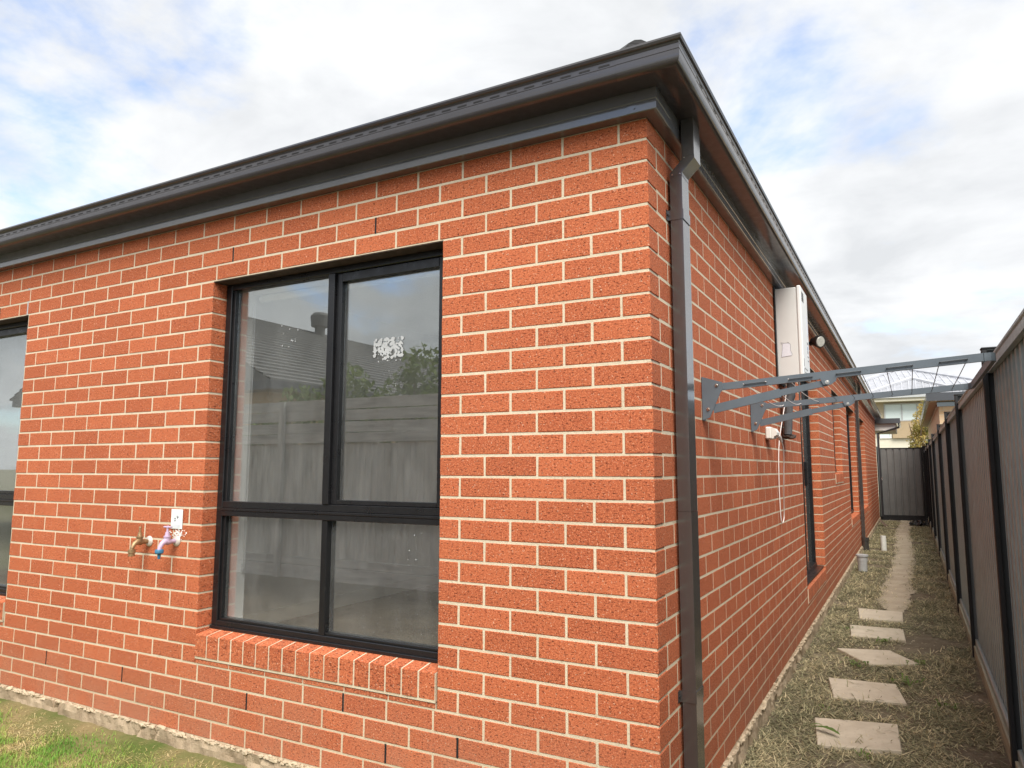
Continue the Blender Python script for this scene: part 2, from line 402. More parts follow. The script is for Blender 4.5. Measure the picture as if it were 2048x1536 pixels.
# openings: (a0, a1, k_top, k_bottom)   a = x on the front wall, y on the side wall
FO = [(-2.415, -.935, 3, 26), (-5.68, -4.20, 3, 26)]
SO = [(4.12, 5.60, 3, 28), (7.25, 8.40, 3, 17), (9.58, 11.40, 3, 25), (12.75, 14.42, 3, 25)]
ROWS = range(-1, 30)     # row r lies between joint lines r and r+1; bottom joint of the last row is k=30
def wall_core(kind, a0, a1, opens):
    mb = MB(); zb, zt = Z(30)-.005, Z(-1)+.02
    As = sorted({a0, a1, *[o[0] for o in opens], *[o[1] for o in opens]}); Zs = sorted({zb, zt, *[Z(o[2]) for o in opens], *[Z(o[3]) for o in opens]})
    inside = lambda a, z: any(o[0] < a < o[1] and Z(o[3]) < z < Z(o[2]) for o in opens)
    g = .0020
    for i in range(len(As)-1):
        for j in range(len(Zs)-1):
            if inside((As[i]+As[i+1])/2, (Zs[j]+Zs[j+1])/2): continue
            # pull the mortar back a little from opening edges
            p0 = As[i]+(g if inside(As[i]-1e-3, (Zs[j]+Zs[j+1])/2) else 0); p1 = As[i+1]-(g if inside(As[i+1]+1e-3, (Zs[j]+Zs[j+1])/2) else 0)
            if kind == 'front': mb.box(p0, p1, g, .105, Zs[j], Zs[j+1])
            else: mb.box(-.105, -.0007, p0, p1, Zs[j], Zs[j+1])      # joints on the side are struck nearly flush
    return mb
FW = wall_core('front', XL, -.004, FO).build('front_wall', G['mortar'], HOUSE)
SW = wall_core('side', .107, YE, SO).build('side_wall', G['mortar'], HOUSE)
FW['label'] = 'front wall of red brick with cream mortar and two windows'; SW['label'] = 'long side wall of red brick facing the dark fence'

def pieces(a_end, r, opens, first, sgn):
    """brick spans along one row measured away from the corner (s >= 0); a = sgn*s"""
    js = []; s = first
    while s < a_end: js.append(s); s += .24
    edges = [first]+js[1:]+[a_end]
    spans = [(edges[i]+.005, edges[i+1]-.005) for i in range(len(edges)-1)]
    zc = Z(r+.5); outp = []
    op = [tuple(sorted((sgn*o[0], sgn*o[1]))) for o in opens if Z(o[3]) < zc < Z(o[2])]
    for s0, s1 in spans:
        segs = [(s0, s1)]
        for o0, o1 in op:
            ns = []
            for q0, q1 in segs:
                if q1 <= o0 or q0 >= o1: ns.append((q0, q1)); continue
                if q0 < o0: ns.append((q0, o0))
                if q1 > o1: ns.append((o1, q1))
            segs = ns
        outp += [q for q in segs if q[1]-q[0] > .03]
    return outp
bricks = []   # (wall, x0,x1,y0,y1,z0,z1)
for r in ROWS:
    z0, z1 = Z(r+1)+.005, Z(r)-.005
    even = r % 2 == 0
    fs_, ss_ = (.235, .115) if even else (.115, .235)
    bricks.append(('front', -(fs_-.005), 0, 0, ss_-.005, z0, z1))
    for s0, s1 in pieces(-XL, r, FO, fs_, -1): bricks.append(('front', -s1, -s0, 0, .11, z0, z1))
    for s0, s1 in pieces(YE, r, SO, ss_, 1): bricks.append(('side', -.11, 0, s0, s1, z0, z1))
def shown(b):
    c = Vector(((b[1]+b[2])/2 if b[0] == 'front' else 0, 0 if b[0] == 'front' else (b[3]+b[4])/2, (b[5]+b[6])/2)); d = c-Vector(CAM)
    dep = d.dot(FX); u = d.dot(RX)/dep*FPX; v = d.dot(UX)/dep*FPX
    if dep < .3 or abs(u) > 1040 or abs(v) > 790: return 0
    n = Vector((0, -1, 0)) if b[0] == 'front' else Vector((1, 0, 0))
    ln = (b[2]-b[1]) if b[0] == 'front' else (b[4]-b[3])
    return ln*max(0, -d.normalized().dot(n))/dep**2
bricks.sort(key=shown, reverse=True)
NB = 300
cache = {}
def rt(): return min(1, max(.02, random.gauss(.5, .32)))
for i, b in enumerate(bricks[:NB]):
    w, x0, x1, y0, y1, z0, z1 = b; jy = random.uniform(-.0007, .0007)*(1 if w == 'front' else .4)
    dims = (round(x1-x0, 3), round(y1-y0, 3)); var = random.randrange(5); key = (w, dims, var, x1 == 0 and y0 == 0)
    if key not in cache:
        hx, hy, hz = (x1-x0)/2, (y1-y0)/2, (z1-z0)/2
        cache[key] = MB().cbox(-hx, hx, -hy, hy, -hz, hz, .002 if w == 'front' else .0012, .0010, 0.0, (0, 1) if (x1 == 0 and y0 == 0) else (1,) if w == 'front' else (0,)).mesh('brick', G['brick_clay'])
    c = ((x0+x1)/2, (y0+y1)/2, (z0+z1)/2)
    o = link('brick', cache[key], FW if w == 'front' else SW, loc=(c[0]+(jy if w == 'side' else 0), c[1]+(jy if w == 'front' else 0), c[2]+random.uniform(-.0008, .0008)))
    o['tone'] = rt()
for w, par in (('front', FW), ('side', SW)):
    mb = MB()
    for b in bricks[NB:]:
        if b[0] != w: continue
        _, x0, x1, y0, y1, z0, z1 = b; j = random.uniform(-.0007, .0007)*(1 if w == 'front' else .4); dx, dy = (j, 0) if w == 'side' else (0, j)
        if w == 'front' or y0 < 9: mb.cbox(x0+dx, x1+dx, y0+dy, y1+dy, z0, z1, .002 if w == 'front' else .0010, .0010, rt(), (0, 1) if (x1 == 0 and y0 == 0) else (1,) if w == 'front' else (0,))
        else: mb.box(x0+dx, x1+dx, y0+dy, y1+dy, z0, z1, rt())
    mb.build('brickwork', G['brick_clay'], par, kind='stuff')
# open perpends (weep holes) and the vertical control joints
for x, r in ((-.115-.24*3, 27), (-.115-.24*8, 27), (-.115-.24*12, 27), (-.115-.24*15, 27), (-.235-.24*5, 26), (-.115-.24*5, 1), (-.115-.24*9, 1), (-.235-.24*18, 2), (-.235-.24*4, 28)):
    MB().box(x-.0048, x+.0048, .0008, .06, Z(r+1)+.004, Z(r)-.004).build('weep_hole', G['slot_dark'], FW)
MB().box(-4.222, -4.208, .0006, .05, Z(3), Z(-1)).build('control_joint', G['pvc_grey'], FW)
MB().box(-.05, .0006, 16.495, 16.515, Z(30), Z(-1)).build('control_joint', G['slot_dark'], SW)
# steel lintels
for a0, a1, kt, kb in FO: MB().box(a0-.02, a1+.02, .003, .12, Z(kt)-.0045, Z(kt)+.0045).build('lintel', G['rust_lintel'], FW)
for a0, a1, kt, kb in SO: MB().box(-.12, -.003, a0-.02, a1+.02, Z(kt)-.0045, Z(kt)+.0045).build('lintel', G['rust_lintel'], SW)

# rough concrete footing under the bricks, with mortar droppings on its ledge
def footing(kind, a0, a1, step):
    mb = MB(); n = int((a1-a0)/step)+1; prof = [(-.004, .088), (-.018, .082), (-.022, .05), (-.026, .01), (-.03, -.12)]
    vs = []
    cracks = [(random.uniform(a0, a1), random.uniform(-.9, .9)) for _ in range(int((a1-a0)*2.6))]
    for i in range(n+1):
        a = a0+(a1-a0)*i/n
        for j, (o, z) in enumerate(prof):
            q = mnoise.noise(Vector((a*6, j*1.1, 2)))*.016+mnoise.noise(Vector((a*23, j*1.9, 7)))*.009+(-.014 if mnoise.noise(Vector((a*4.2+j*.35, 9, 1))) > .38 else 0)
            oo = o-q if j else o+.03
            if 0 < j < 4 and any(abs(a-c-(z-.05)*k) < .011 for c, k in cracks): oo += .016
            zz_ = z+(q*.8 if 0 < j < 4 else 0)
            vs.append((a, oo, zz_) if kind == 'front' else (-oo, a, zz_))
    m_ = len(prof); mb.add(vs, [(i*m_+j, (i+1)*m_+j, (i+1)*m_+j+1, i*m_+j+1) for i in range(n) for j in range(m_-1)])
    return mb
footing('front', XL, .02, .012).build('concrete_footing', G['rough_concrete'], FW, smooth=False)
footing('side', -.02, YE, .03).build('concrete_footing', G['rough_concrete'], SW, smooth=False)
mb = MB()
for i in range(620):
    a = -random.random()**1.1*5.2+.0
    big = random.random() < .10
    mb.blob((a, -.006-random.random()*.012, .083+random.uniform(-.006, .006)), (random.uniform(.008, .02)*(2 if big else 1), random.uniform(.006, .012)*(1.5 if big else 1), random.uniform(.004, .008)*(1.9 if big else 1)), i, .35)
mb.build('mortar_droppings', G['mortar_lump'], FW, kind='stuff')
mb = MB()
for i in range(700):
    a = .1+random.random()**1.5*11
    mb.blob((.006+random.random()*.014, a, .083+random.uniform(-.008, .008)), (random.uniform(.006, .013), random.uniform(.010, .024), random.uniform(.005, .011)), i, .4)
mb.build('mortar_droppings', G['mortar_lump'], SW, kind='stuff')

# ---- eaves: fascia, gutter swept round the corner with a mitre
def sweep(prof, x_left, y_end, closed=True):
    """profile (o = distance out from the brick face, z) swept along the front, round the corner and down the side"""
    n = len(prof); vs = []
    for o, z in prof: vs.append((x_left, -o, z))
    for o, z in prof: vs.append((o, -o, z))
    for o, z in prof: vs.append((o, y_end, z))
    fs = [(s*n+i, s*n+(i+1) % n, (s+1)*n+(i+1) % n, (s+1)*n+i) for s in range(2) for i in range(n if closed else n-1)]
    if closed: fs += [tuple(range(n-1, -1, -1)), tuple(2*n+i for i in range(n))]
    return MB().add(vs, fs)
FASC = [(.002, 2.7485), (.052, 2.7485), (.0545, 2.751), (.0545, 2.784), (.0525, 2.786), (.0525, 2.790), (.0545, 2.792), (.0545, 2.836), (.002, 2.836)]
sweep(FASC, XL, YE-.1).build('fascia', G['fascia_steel'], HOUSE)
arc = [(.152+.027*math.sin(t), 2.862-.027*math.cos(t)) for t in np.linspace(0, math.pi/2, 7)]
GUT = [(.045, 2.8375), (.06, 2.8355)]+arc+[(.179, 2.880), (.1775, 2.8815), (.1775, 2.884), (.179, 2.8855), (.179, 2.903), (.1775, 2.9045), (.1775, 2.907), (.179, 2.9085), (.181, 2.914),
       (.189, 2.918), (.193, 2.926), (.190, 2.935), (.182, 2.939), (.174, 2.936), (.172, 2.93), (.172, 2.865), (.15, 2.842), (.06, 2.842), (.055, 2.95), (.045, 2.95)]
GUTTER = sweep(GUT, XL, YE-.1).build('gutter', G['gutter_steel'], HOUSE, autos=35)
mb = MB()
for i in range(90): x = .02-.12-i*.078; mb.box(x-.024, x+.024-.004, -.1797, -.177, 2.8905, 2.8975)
for i in range(170): y = .02+i*.115; mb.box(.177, .1797, y-.024, y+.02, 2.8905, 2.8975)
mb.build('overflow_slots', G['slot_dark'], GUTTER, kind='stuff')
# mitred corner bracket over the gutter joint
g2 = [(o+.0022, z-(.0022 if z < 2.85 else 0)) for o, z in GUT[1:15]]
mbk = MB(); n = len(g2); vs = []
for a in range(3):
    for o, z in g2: vs.append(((o-.235 if a == 0 else o), (-o if a < 2 else -o+.235), z))
vs[:n] = [(-.055, -o, z) for o, z in g2]; vs[2*n:] = [(o, .055, z) for o, z in g2]
mbk.add(vs, [(s*n+i, s*n+i+1, (s+1)*n+i+1, (s+1)*n+i) for s in range(2) for i in range(n-1)])
mbk.build('gutter_corner_bracket', G['gutter_steel'], GUTTER, autos=35)
fc = [(o+.0018, z) for o, z in FASC[1:8]]; n = len(fc); vs = [(-.055, -o, z) for o, z in fc]+[(o, -o, z) for o, z in fc]+[(o, .06, z) for o, z in fc]
MB().add(vs, [(s*n+i, s*n+i+1, (s+1)*n+i+1, (s+1)*n+i) for s in range(2) for i in range(n-1)]).build('fascia_corner_cover', G['fascia_steel'], HOUSE)
for x, z in ((-.03, 2.768), (-.03, 2.812)): MB().tube([(x, -.0562, z), (x, -.0592, z)], .004, 8).build('rivet', G['fascia_steel'], HOUSE)
# tiled hip roof with hip capping that starts over the corner
pitch = math.tan(R(22)); e = .165; zr = 2.925
wd = (e-XL)/2
mb = MB(); apex = 4.2
A = [(XL, -e, zr), (e, -e, zr), (e, YE-.1, zr)]
rdg = [(XL, apex-e, zr+apex*pitch), (e-apex, apex-e, zr+apex*pitch), (e-apex, YE-.1, zr+apex*pitch)]
def tile_slope(P0, P1, Q1, Q0, rows):
    """slope from eave P0-P1 to ridge Q0-Q1 as overlapping courses"""
    P0, P1, Q0, Q1 = map(Vector, (P0, P1, Q0, Q1))
    for i in range(rows):
        t0, t1 = i/rows, (i+1)/rows
        a, b = P0.lerp(Q0, t0), P1.lerp(Q1, t0); c_, d = P1.lerp(Q1, t1), P0.lerp(Q0, t1); up = Vector((0, 0, .022))
        mb.add([a, b, a+up, b+up, c_+up*.2, d+up*.2], [(0, 1, 3, 2), (2, 3, 4, 5)])
tile_slope(A[0], A[1], rdg[1], rdg[0], 14); tile_slope(A[1], A[2], rdg[2], rdg[1], 14)
ROOF = mb.build('roof', G['roof_tile'], HOUSE)
MB().add([(XL, apex-e, zr+apex*pitch), (e-apex, apex-e, zr+apex*pitch), (XL, 2*apex-e, zr)], [(0, 1, 2)]).add([(e-apex, apex-e, zr+apex*pitch), (e-apex, YE, zr+apex*pitch), (XL, YE, zr), (XL, 2*apex-e, zr)], [(0, 1, 2, 3)]).build('rear_roof_slope', G['roof_tile'], HOUSE)
for i in range(12):
    d0 = .20+i*.36; d1 = d0+.39
    p0 = Vector((e-d0, -e+d0, zr+d0*pitch+.008)); p1 = Vector((e-d1, -e+d1, zr+d1*pitch+.004)); dr = (p1-p0).normalized(); sd_ = dr.cross(Vector((0, 0, 1))).normalized(); upv = sd_.cross(dr)
    vs = []; m_ = 9
    for p, rr in ((p0, .075), (p1, .07)):
        for q in (1.0, .86):
            for k in range(m_):
                a = math.pi*k/(m_-1); vs.append(p+sd_*(rr*q*math.cos(a))+upv*(rr*q*math.sin(a)))
    fs = [(k, k+1, 2*m_+k+1, 2*m_+k) for k in range(m_-1)]+[(m_+k, m_+k+1, 3*m_+k+1, 3*m_+k) for k in range(m_-1)]+[(k, k+1, m_+k+1, m_+k) for k in range(m_-1)]
    if i == 0: fs += [tuple(range(m_, 2*m_))]
    MB().add(vs, fs).build('hip_cap', G['roof_tile'], ROOF, autos=40)

# ---- windows
def sill_bricks(kind, par, a0, a1, k_bot, n):
    """row of bricks on edge, sloping outwards, over a thin cut course"""
    zb = Z(k_bot); wdt = (a1-a0)/n
    for i in range(n):
        c0, c1 = a0+i*wdt+.005, a0+(i+1)*wdt-.005; j = random.uniform(-.0015, .0015)
        pr = [(-.008+j, zb+.040), (-.008+j, zb+.143), (-.005+j, zb+.146), (.10, zb+.163), (.10, zb+.040)]
        mb = MB()
        if kind == 'front': mb.prism([(y, z) for y, z in pr], c0, c1, 'x')
        else: mb.prism([(-y, z) for y, z in pr], c0, c1, 'y')
        o = mb.build('sill_brick', G['brick_clay'], par); o['tone'] = rt()
    mb = MB(); pr = [(-.0055, zb+.028), (-.0055, zb+.1435), (.09, zb+.1605), (.09, zb+.028)]
    if kind == 'front': mb.prism(pr, a0+.002, a1-.002, 'x')
    else: mb.prism([(-y, z) for y, z in pr], a0+.002, a1-.002, 'y')
    mb.build('sill_mortar', G['mortar'], par)
    mb = MB(); m_ = max(4, int((a1-a0)/.24)); L = (a1-a0)/m_
    for i in range(m_):
        q = (a0+i*L+.004, a0+(i+1)*L-.004)
        if kind == 'front': mb.box(q[0], q[1], -.002, .09, zb+.006, zb+.024, rt())
        else: mb.box(-.09, .002, q[0], q[1], zb+.006, zb+.024, rt())
    mb.build('cut_brick_course', G['brick_clay'], par)
    mb = MB()
    if kind == 'front': mb.box(a0+.002, a1-.002, .0008, .092, zb-.004, zb+.032)
    else: mb.box(-.092, -.0008, a0+.002, a1-.002, zb-.004, zb+.032)
    mb.build('sill_bed_mortar', G['mortar'], par)
def fbar(mb, x0, x1, z0, z1, y0, y1, lip=True):
    """window section with a step and a groove, seen from -y"""
    mb.cbox(x0, x1, y0, y1, z0, z1, .0025)
def big_window(a0, a1, blind):
    win = thing_part('window', HOUSE)
    zb, zt = .594, Z(3)-.006
    f = MB(); y0, y1 = .085, .15
    f.cbox(a0+.003, a0+.045, y0, y1, zb, zt, .003); f.cbox(a1-.045, a1-.003, y0, y1, zb, zt, .003)
    f.cbox(a0+.045, a1-.045, y0, y1, zt-.031, zt, .003); f.cbox(a0+.045, a1-.045, y0, y1, zb, zb+.038, .003)
    # slim outer lips that give the frame its stepped look
    f.cbox(a0+.045, a0+.062, y0+.012, y1-.006, zb+.038, zt-.031, .002); f.cbox(a1-.062, a1-.045, y0+.012, y1-.006, zb+.038, zt-.031, .002)
    f.cbox(a0+.003, a1-.003, y0-.010, y0-.001, zb-.004, zb+.012, .002)
    f.cbox(a0+.062, a1-.062, y0+.010, y1-.006, zb+.038, zb+.050, .002)
    zc = 1.198; mx = a0+.742
    f.cbox(a0+.0455, a1-.0455, y0-.004, y1, zc-.034, zc-.008, .002); f.cbox(a0+.0455, a1-.0455, y0-.006, y1-.002, zc-.0075, zc+.006, .002)
    f.cbox(a0+.0455, a1-.0455, y0+.002, y1, zc+.0065, zc+.040, .002)
    f.cbox(mx+.0, mx+.040, y0-.003, y1, zc+.0405, zt-.0315, .002); f.cbox(mx+.0, mx+.036, y0+.001, y1, zb+.0385, zc-.0345, .002)
    f.build('frame', G['window_black'], win)
    s = MB(); q0, q1 = mx+.0405, a1-.0625      # sliding sash, upper right
    s.cbox(q0, q0+.034, y0+.014, y1-.01, zc+.041, zt-.032, .002); s.cbox(q1-.022, q1, y0+.014, y1-.01, zc+.041, zt-.032, .002)
    s.cbox(q0+.0345, q1-.0225, y0+.014, y1-.01, zt-.076, zt-.032, .002); s.cbox(q0+.0345, q1-.0225, y0+.014, y1-.01, zc+.041, zc+.062, .002)
    s.build('sash', G['window_black'], win)
    gy = .118
    for x0, x1, z0, z1, g in ((a0+.0625, mx-.0005, zc+.0405, zt-.032, gy), (q0+.0345, q1-.0225, zc+.0625, zt-.0765, gy+.006), (a0+.0625, mx-.0005, zb+.0505, zc-.0345, gy), (mx+.0365, a1-.0625, zb+.0505, zc-.0345, gy)):
        MB().box(x0, x1, g, g+.004, z0, z1).build('pane', G['window_glass'], win)
    # plastered reveal inside
    rv = MB(); rv.box(a0+.0, a0+.036, .151, .262, zb-.02, zt); rv.box(a1-.036, a1, .151, .262, zb-.02, zt); rv.box(a0+.036, a1-.036, .151, .262, zt-.02, zt+.05); rv.box(a0+.036, a1-.036, .151, .262, zb-.05, zb+.01)
    rv.build('reveal', G['plaster_white'], win)
    sill_bricks('front', win, a0+.004, a1-.004, 26, 17)
    return win
def thing_part(name, par):
    o = bpy.data.objects.new(name, None); COL.objects.link(o); o.empty_display_size = .1
    o.parent = par; o.matrix_parent_inverse = Matrix.Translation(-TL[par.name]); return o
W1 = big_window(*FO[0][:2], False); W1['label'] = 'large black framed window of four panes right of the garden taps'
W2 = big_window(*FO[1][:2], True); W2['label'] = 'black framed window cut off by the left edge of the picture'
# blind chain, roller and scraped sticker on the first window
mb = MB()
for x in (-2.366, -2.352): mb.tube([(x, .235, 2.33), (x-.001, .236, 1.6), (x+(.003 if x < -2.36 else -.003), .235, .88)], .0022, 6)
mb.tube([(-2.369, .235, .90), (-2.368, .235, .86)], .008, 8); mb.build('blind_chain', G['blind_chain'], W1)
MB().tube([(-2.35, .275, 2.36), (-1.0, .275, 2.36)], .02, 12).build('blind_roller', G['plaster_white'], W1)
mb = MB(); pts = []; lay = [0]
def flake(cx, cz, r, y):
    lay[0] += 1; y -= lay[0]*3e-6      # every flake on a layer of its own
    n = random.randint(7, 10); vs = [(cx+r*random.uniform(.4, 1)*math.cos(2*math.pi*k/n), y, cz+r*random.uniform(.4, 1)*math.sin(2*math.pi*k/n)) for k in range(n)]
    mb.add(vs, [tuple(range(n))])
for i in range(250):
    u, v = min(1, max(0, random.gauss(.5, .30))), min(1, max(0, random.gauss(.55, .30)))
    if abs(mnoise.noise(Vector((u*7, v*6, 4)))) < (.07 if v < .5 and u > .3 else .025): continue
    flake(-1.405+.165*u, 1.915+.105*v, random.uniform(.003, .013), .1225)
for i in range(14): flake(-1.36+.1*random.random(), 1.66+.25*random.random()**.6, random.uniform(.001, .0035), .1225)
for i in range(16): flake(-1.2+.1*random.random(), .95+.18*random.random(), random.uniform(.001, .004), .1165)
for i in range(60): flake(-1.15+.45*random.random()-.3, .66+.5*random.random(), random.uniform(.0007, .002), .1165)
for i in range(12): flake(random.choice((-2.02, -1.95, -1.92))+random.gauss(0, .012), 2.0+.16*random.random(), random.uniform(.002, .006), .1165)
mb.build('sticker_residue', G['pvc_grey'], W1, kind='stuff')
MB().box(-5.63, -4.25, .20, .203, 1.19, 2.36).build('roller_blind', G['blind_grey'], W2)

# rooms seen through the panes
def room(x0, x1, y0, y1, z0, z1, door=False):
    fl = MB().box(x0, x1, y0, y1, z0-.05, z0).build('carpet_floor', G['carpet'], HOUSE)
    wl = MB(); wl.box(x0-.08, x0-.001, y0, y1, z0, z1); (wl.box(x1+.001, x1+.06, y0, 4.10, z0, z1).box(x1+.001, x1+.06, 5.62, y1, z0, z1).box(x1+.001, x1+.06, 4.10, 5.62, 2.42, z1) if door else wl.box(x1+.001, x1+.08, y0, y1, z0, z1)); wl.box(x0, x1, y1+.001, y1+.08, z0, z1)
    wl.build('inner_wall', G['plaster_white'], HOUSE)
    sk = MB(); sk.box(x0+.0005, x0+.014, y0, y1, z0+.001, z0+.095); sk.box(x0+.0145, x1-.0145, y1-.014, y1-.0005, z0+.001, z0+.095); sk.box(x1-.014, x1-.0005, y0, 4.05 if door else y1-.02, z0+.001, z0+.095)
    sk.build('skirting_board', G['white_trim'], HOUSE)
    MB().box(x0-.08, x1+.08, y0, y1+.08, z1+.001, z1+.04).build('ceiling', G['plaster_white'], HOUSE)
room(-3.30, -.17, .264, 6.6, .30, 2.72, True)
room(-6.9, -3.5, .264, 4.0, .30, 2.72)
lin = MB()   # inner lining of the front wall round the windows
for x0, x1 in ((-6.9, -5.68), (-4.20, -2.415), (-.935, -.17)): lin.box(x0, x1, .20, .2635, .30, 2.72)
for a0, a1, *_ in FO: lin.box(a0, a1, .20, .2635, .30, .574); lin.box(a0, a1, .20, .2635, 2.452, 2.72)
lin.build('inner_lining', G['plaster_white'], HOUSE)

# ---- openings in the side wall
def side_window(name, a0, a1, kt, kb, mull, label):
    win = thing_part(name, HOUSE); win['label'] = label
    zb, zt = Z(kb)+.166, Z(kt)-.006; f = MB(); x0, x1 = -.15, -.085
    f.cbox(x0, x1, a0+.003, a0+.05, zb, zt, .003); f.cbox(x0, x1, a1-.05, a1-.003, zb, zt, .003); f.cbox(x0, x1, a0+.05, a1-.05, zt-.045, zt, .003); f.cbox(x0, x1+.012, a0+.05, a1-.05, zb, zb+.045, .003)
    ed = [a0+.05]+mull+[a1-.05]
    for c in mull: f.cbox(x0+.004, x1+.004, c-.025, c+.025, zb+.0455, zt-.0455, .002)
    f.build('frame', G['window_black'], win)
    for i in range(len(ed)-1):
        MB().box(-.122, -.118, ed[i]+(.0255 if i else .0005), ed[i+1]-(.0255 if i < len(ed)-2 else .0005), zb+.046, zt-.0455).build('pane', G['window_glass'], win)
    sill_bricks('side', win, a0+.004, a1-.004, kb, int((a1-a0)/.086))
    return win
DOOR = side_window('sliding_door', 4.12, 5.60, 3, 28, [4.86], 'black framed sliding door below and behind the clothesline')
MB().cbox(-.084, -.055, 4.92, 4.95, 1.25, 1.48, .004).build('handle', G['window_black'], DOOR)
mb = MB(); mb.box(-.082, -.01, 4.14, 5.58, .4268, .4335)
mb.build('threshold', G['window_black'], DOOR)
side_window('window', 7.25, 8.40, 3, 17, [], 'short high side window past the sliding door')
side_window('window', 9.58, 11.40, 3, 25, [10.5], 'side window just before the second downpipe')
side_window('window', 12.75, 14.42, 3, 25, [13.6], 'side window just past the second downpipe')

# ---- downpipes
def downpipe(y0, y1, bottom, label, shoe):
    dp = thing_part('downpipe', HOUSE); dp['label'] = label
    X0, X1 = .012, .064; ox = .052
    mb = MB()
    def ring(x0, x1, z): return [(x0, y0, z), (x1, y0, z), (x1, y1, z), (x0, y1, z)]
    def solid(rs):
        vs = [p for r_ in rs for p in r_]; n = len(rs)
        return MB().add(vs, [(i*4+k, i*4+(k+1) % 4, (i+1)*4+(k+1) % 4, (i+1)*4+k) for i in range(n-1) for k in range(4)]+[(3, 2, 1, 0), tuple((n-1)*4+k for k in range(4))])
    solid([ring(X0, X1, bottom), ring(X0, X1, 1.2445)]).build('lower_pipe', G['downpipe_steel'], dp)
    solid([ring(X0+.001, X1-.001, 1.2455), ring(X0+.001, X1-.001, 2.598)]).build('upper_pipe', G['downpipe_steel'], dp)
    t = [ring(X0, X1, 2.5985), ring(X0, X1, 2.612), ring(X0+ox, X1+ox, 2.664), ring(X0+ox, X1+ox, 2.676)]
    solid(t).build('offset_bend', G['downpipe_steel'], dp)
    solid([ring(X0+ox+.001, X1+ox-.001, 2.6765), ring(X0+ox+.001, X1+ox-.001, 2.8345)]).build('outlet_pipe', G['downpipe_steel'], dp)
    for z in (2.436, .557):
        b = MB(); b.box(X0, X1+.0022, y0-.0022, y0-.0002, z-.021, z+.021); b.box(X1+.0002, X1+.0022, y0, y1, z-.021, z+.021); b.box(X0, X1+.0022, y1+.0002, y1+.0022, z-.021, z+.021)
        b.box(.0015, .0035, y0-.024, y0-.0022, z-.021, z+.021); b.box(.0035, X0, y0-.0042, y0-.0022, z-.021, z+.021); b.box(.0015, .0035, y1+.0022, y1+.024, z-.021, z+.021)
        br = b.build('bracket', G['downpipe_steel'], dp)
        MB().tube([(.0036, y0-.014, z), (.0075, y0-.014, z)], .0045, 8).build('screw', G['slot_dark'], dp)
    for x, z in ((X0+.012, 2.606), (X1-.008, 2.606), (X0+ox+.01, 2.670)): MB().tube([(x, y0-.0001, z), (x, y0-.003, z)], .003, 8).build('rivet', G['stainless'], dp)
    if shoe:
        MB().tube([(.05, (y0+y1)/2, bottom+.02), (.055, (y0+y1)/2, -.06)], [.062, .062], 16).tube([(.05, (y0+y1)/2, bottom+.03), (.05, (y0+y1)/2, bottom-.03)], [.07, .07], 16).build('drain_collar', G['pvc_grey' if shoe == 1 else 'downpipe_steel'], dp)
    return dp
downpipe(.250, .350, .10, 'near dark grey downpipe with an offset bend on the house corner', 1)
D2 = downpipe(11.62, 11.72, .20, 'far downpipe between the side windows', 2)

# ---- porch roof corner at the far end of the side wall
mb = MB(); mb.add([(-.4, 20.4, 2.95), (.56, 20.4, 2.78), (.56, 20.4, 2.72), (-.4, 20.4, 2.72), (-.4, 23, 2.95), (.56, 23, 2.78), (.56, 23, 2.72), (-.4, 23, 2.72)], [(0, 1, 2, 3), (4, 7, 6, 5), (0, 4, 5, 1), (3, 2, 6, 7), (1, 5, 6, 2), (0, 3, 7, 4)])
PR = mb.build('porch_roof', G['gutter_steel'], HOUSE)
MB().box(-.4, .52, 20.42, 23, 2.50, 2.715).build('soffit_box', G['soffit_white'], PR)
MB().box(.56, .64, 20.36, 23, 2.70, 2.80).build('porch_gutter', G['gutter_steel'], PR)
MB().box(-.4, .64, 20.30, 20.36, 2.69, 2.83).build('porch_barge', G['gutter_steel'], PR)
MB().tube([(.60, 20.38, 2.70), (.60, 20.38, 2.58), (.06, 20.42, 2.42), (.06, 20.42, .1)], .035, 4).build('porch_downpipe', G['gutter_steel'], PR)
# rear and far end of the shell so that no daylight leaks in
sh = MB(); sh.box(-7.2, -7.1, 0.12, YE, -.1, 2.8); sh.box(-7.1, -.12, YE-.12, YE-.02, -.1, 2.8); sh.box(-7.1, -.12, .27, YE-.13, .18, .245)
sh.build('hidden_walls', G['mortar'], HOUSE)

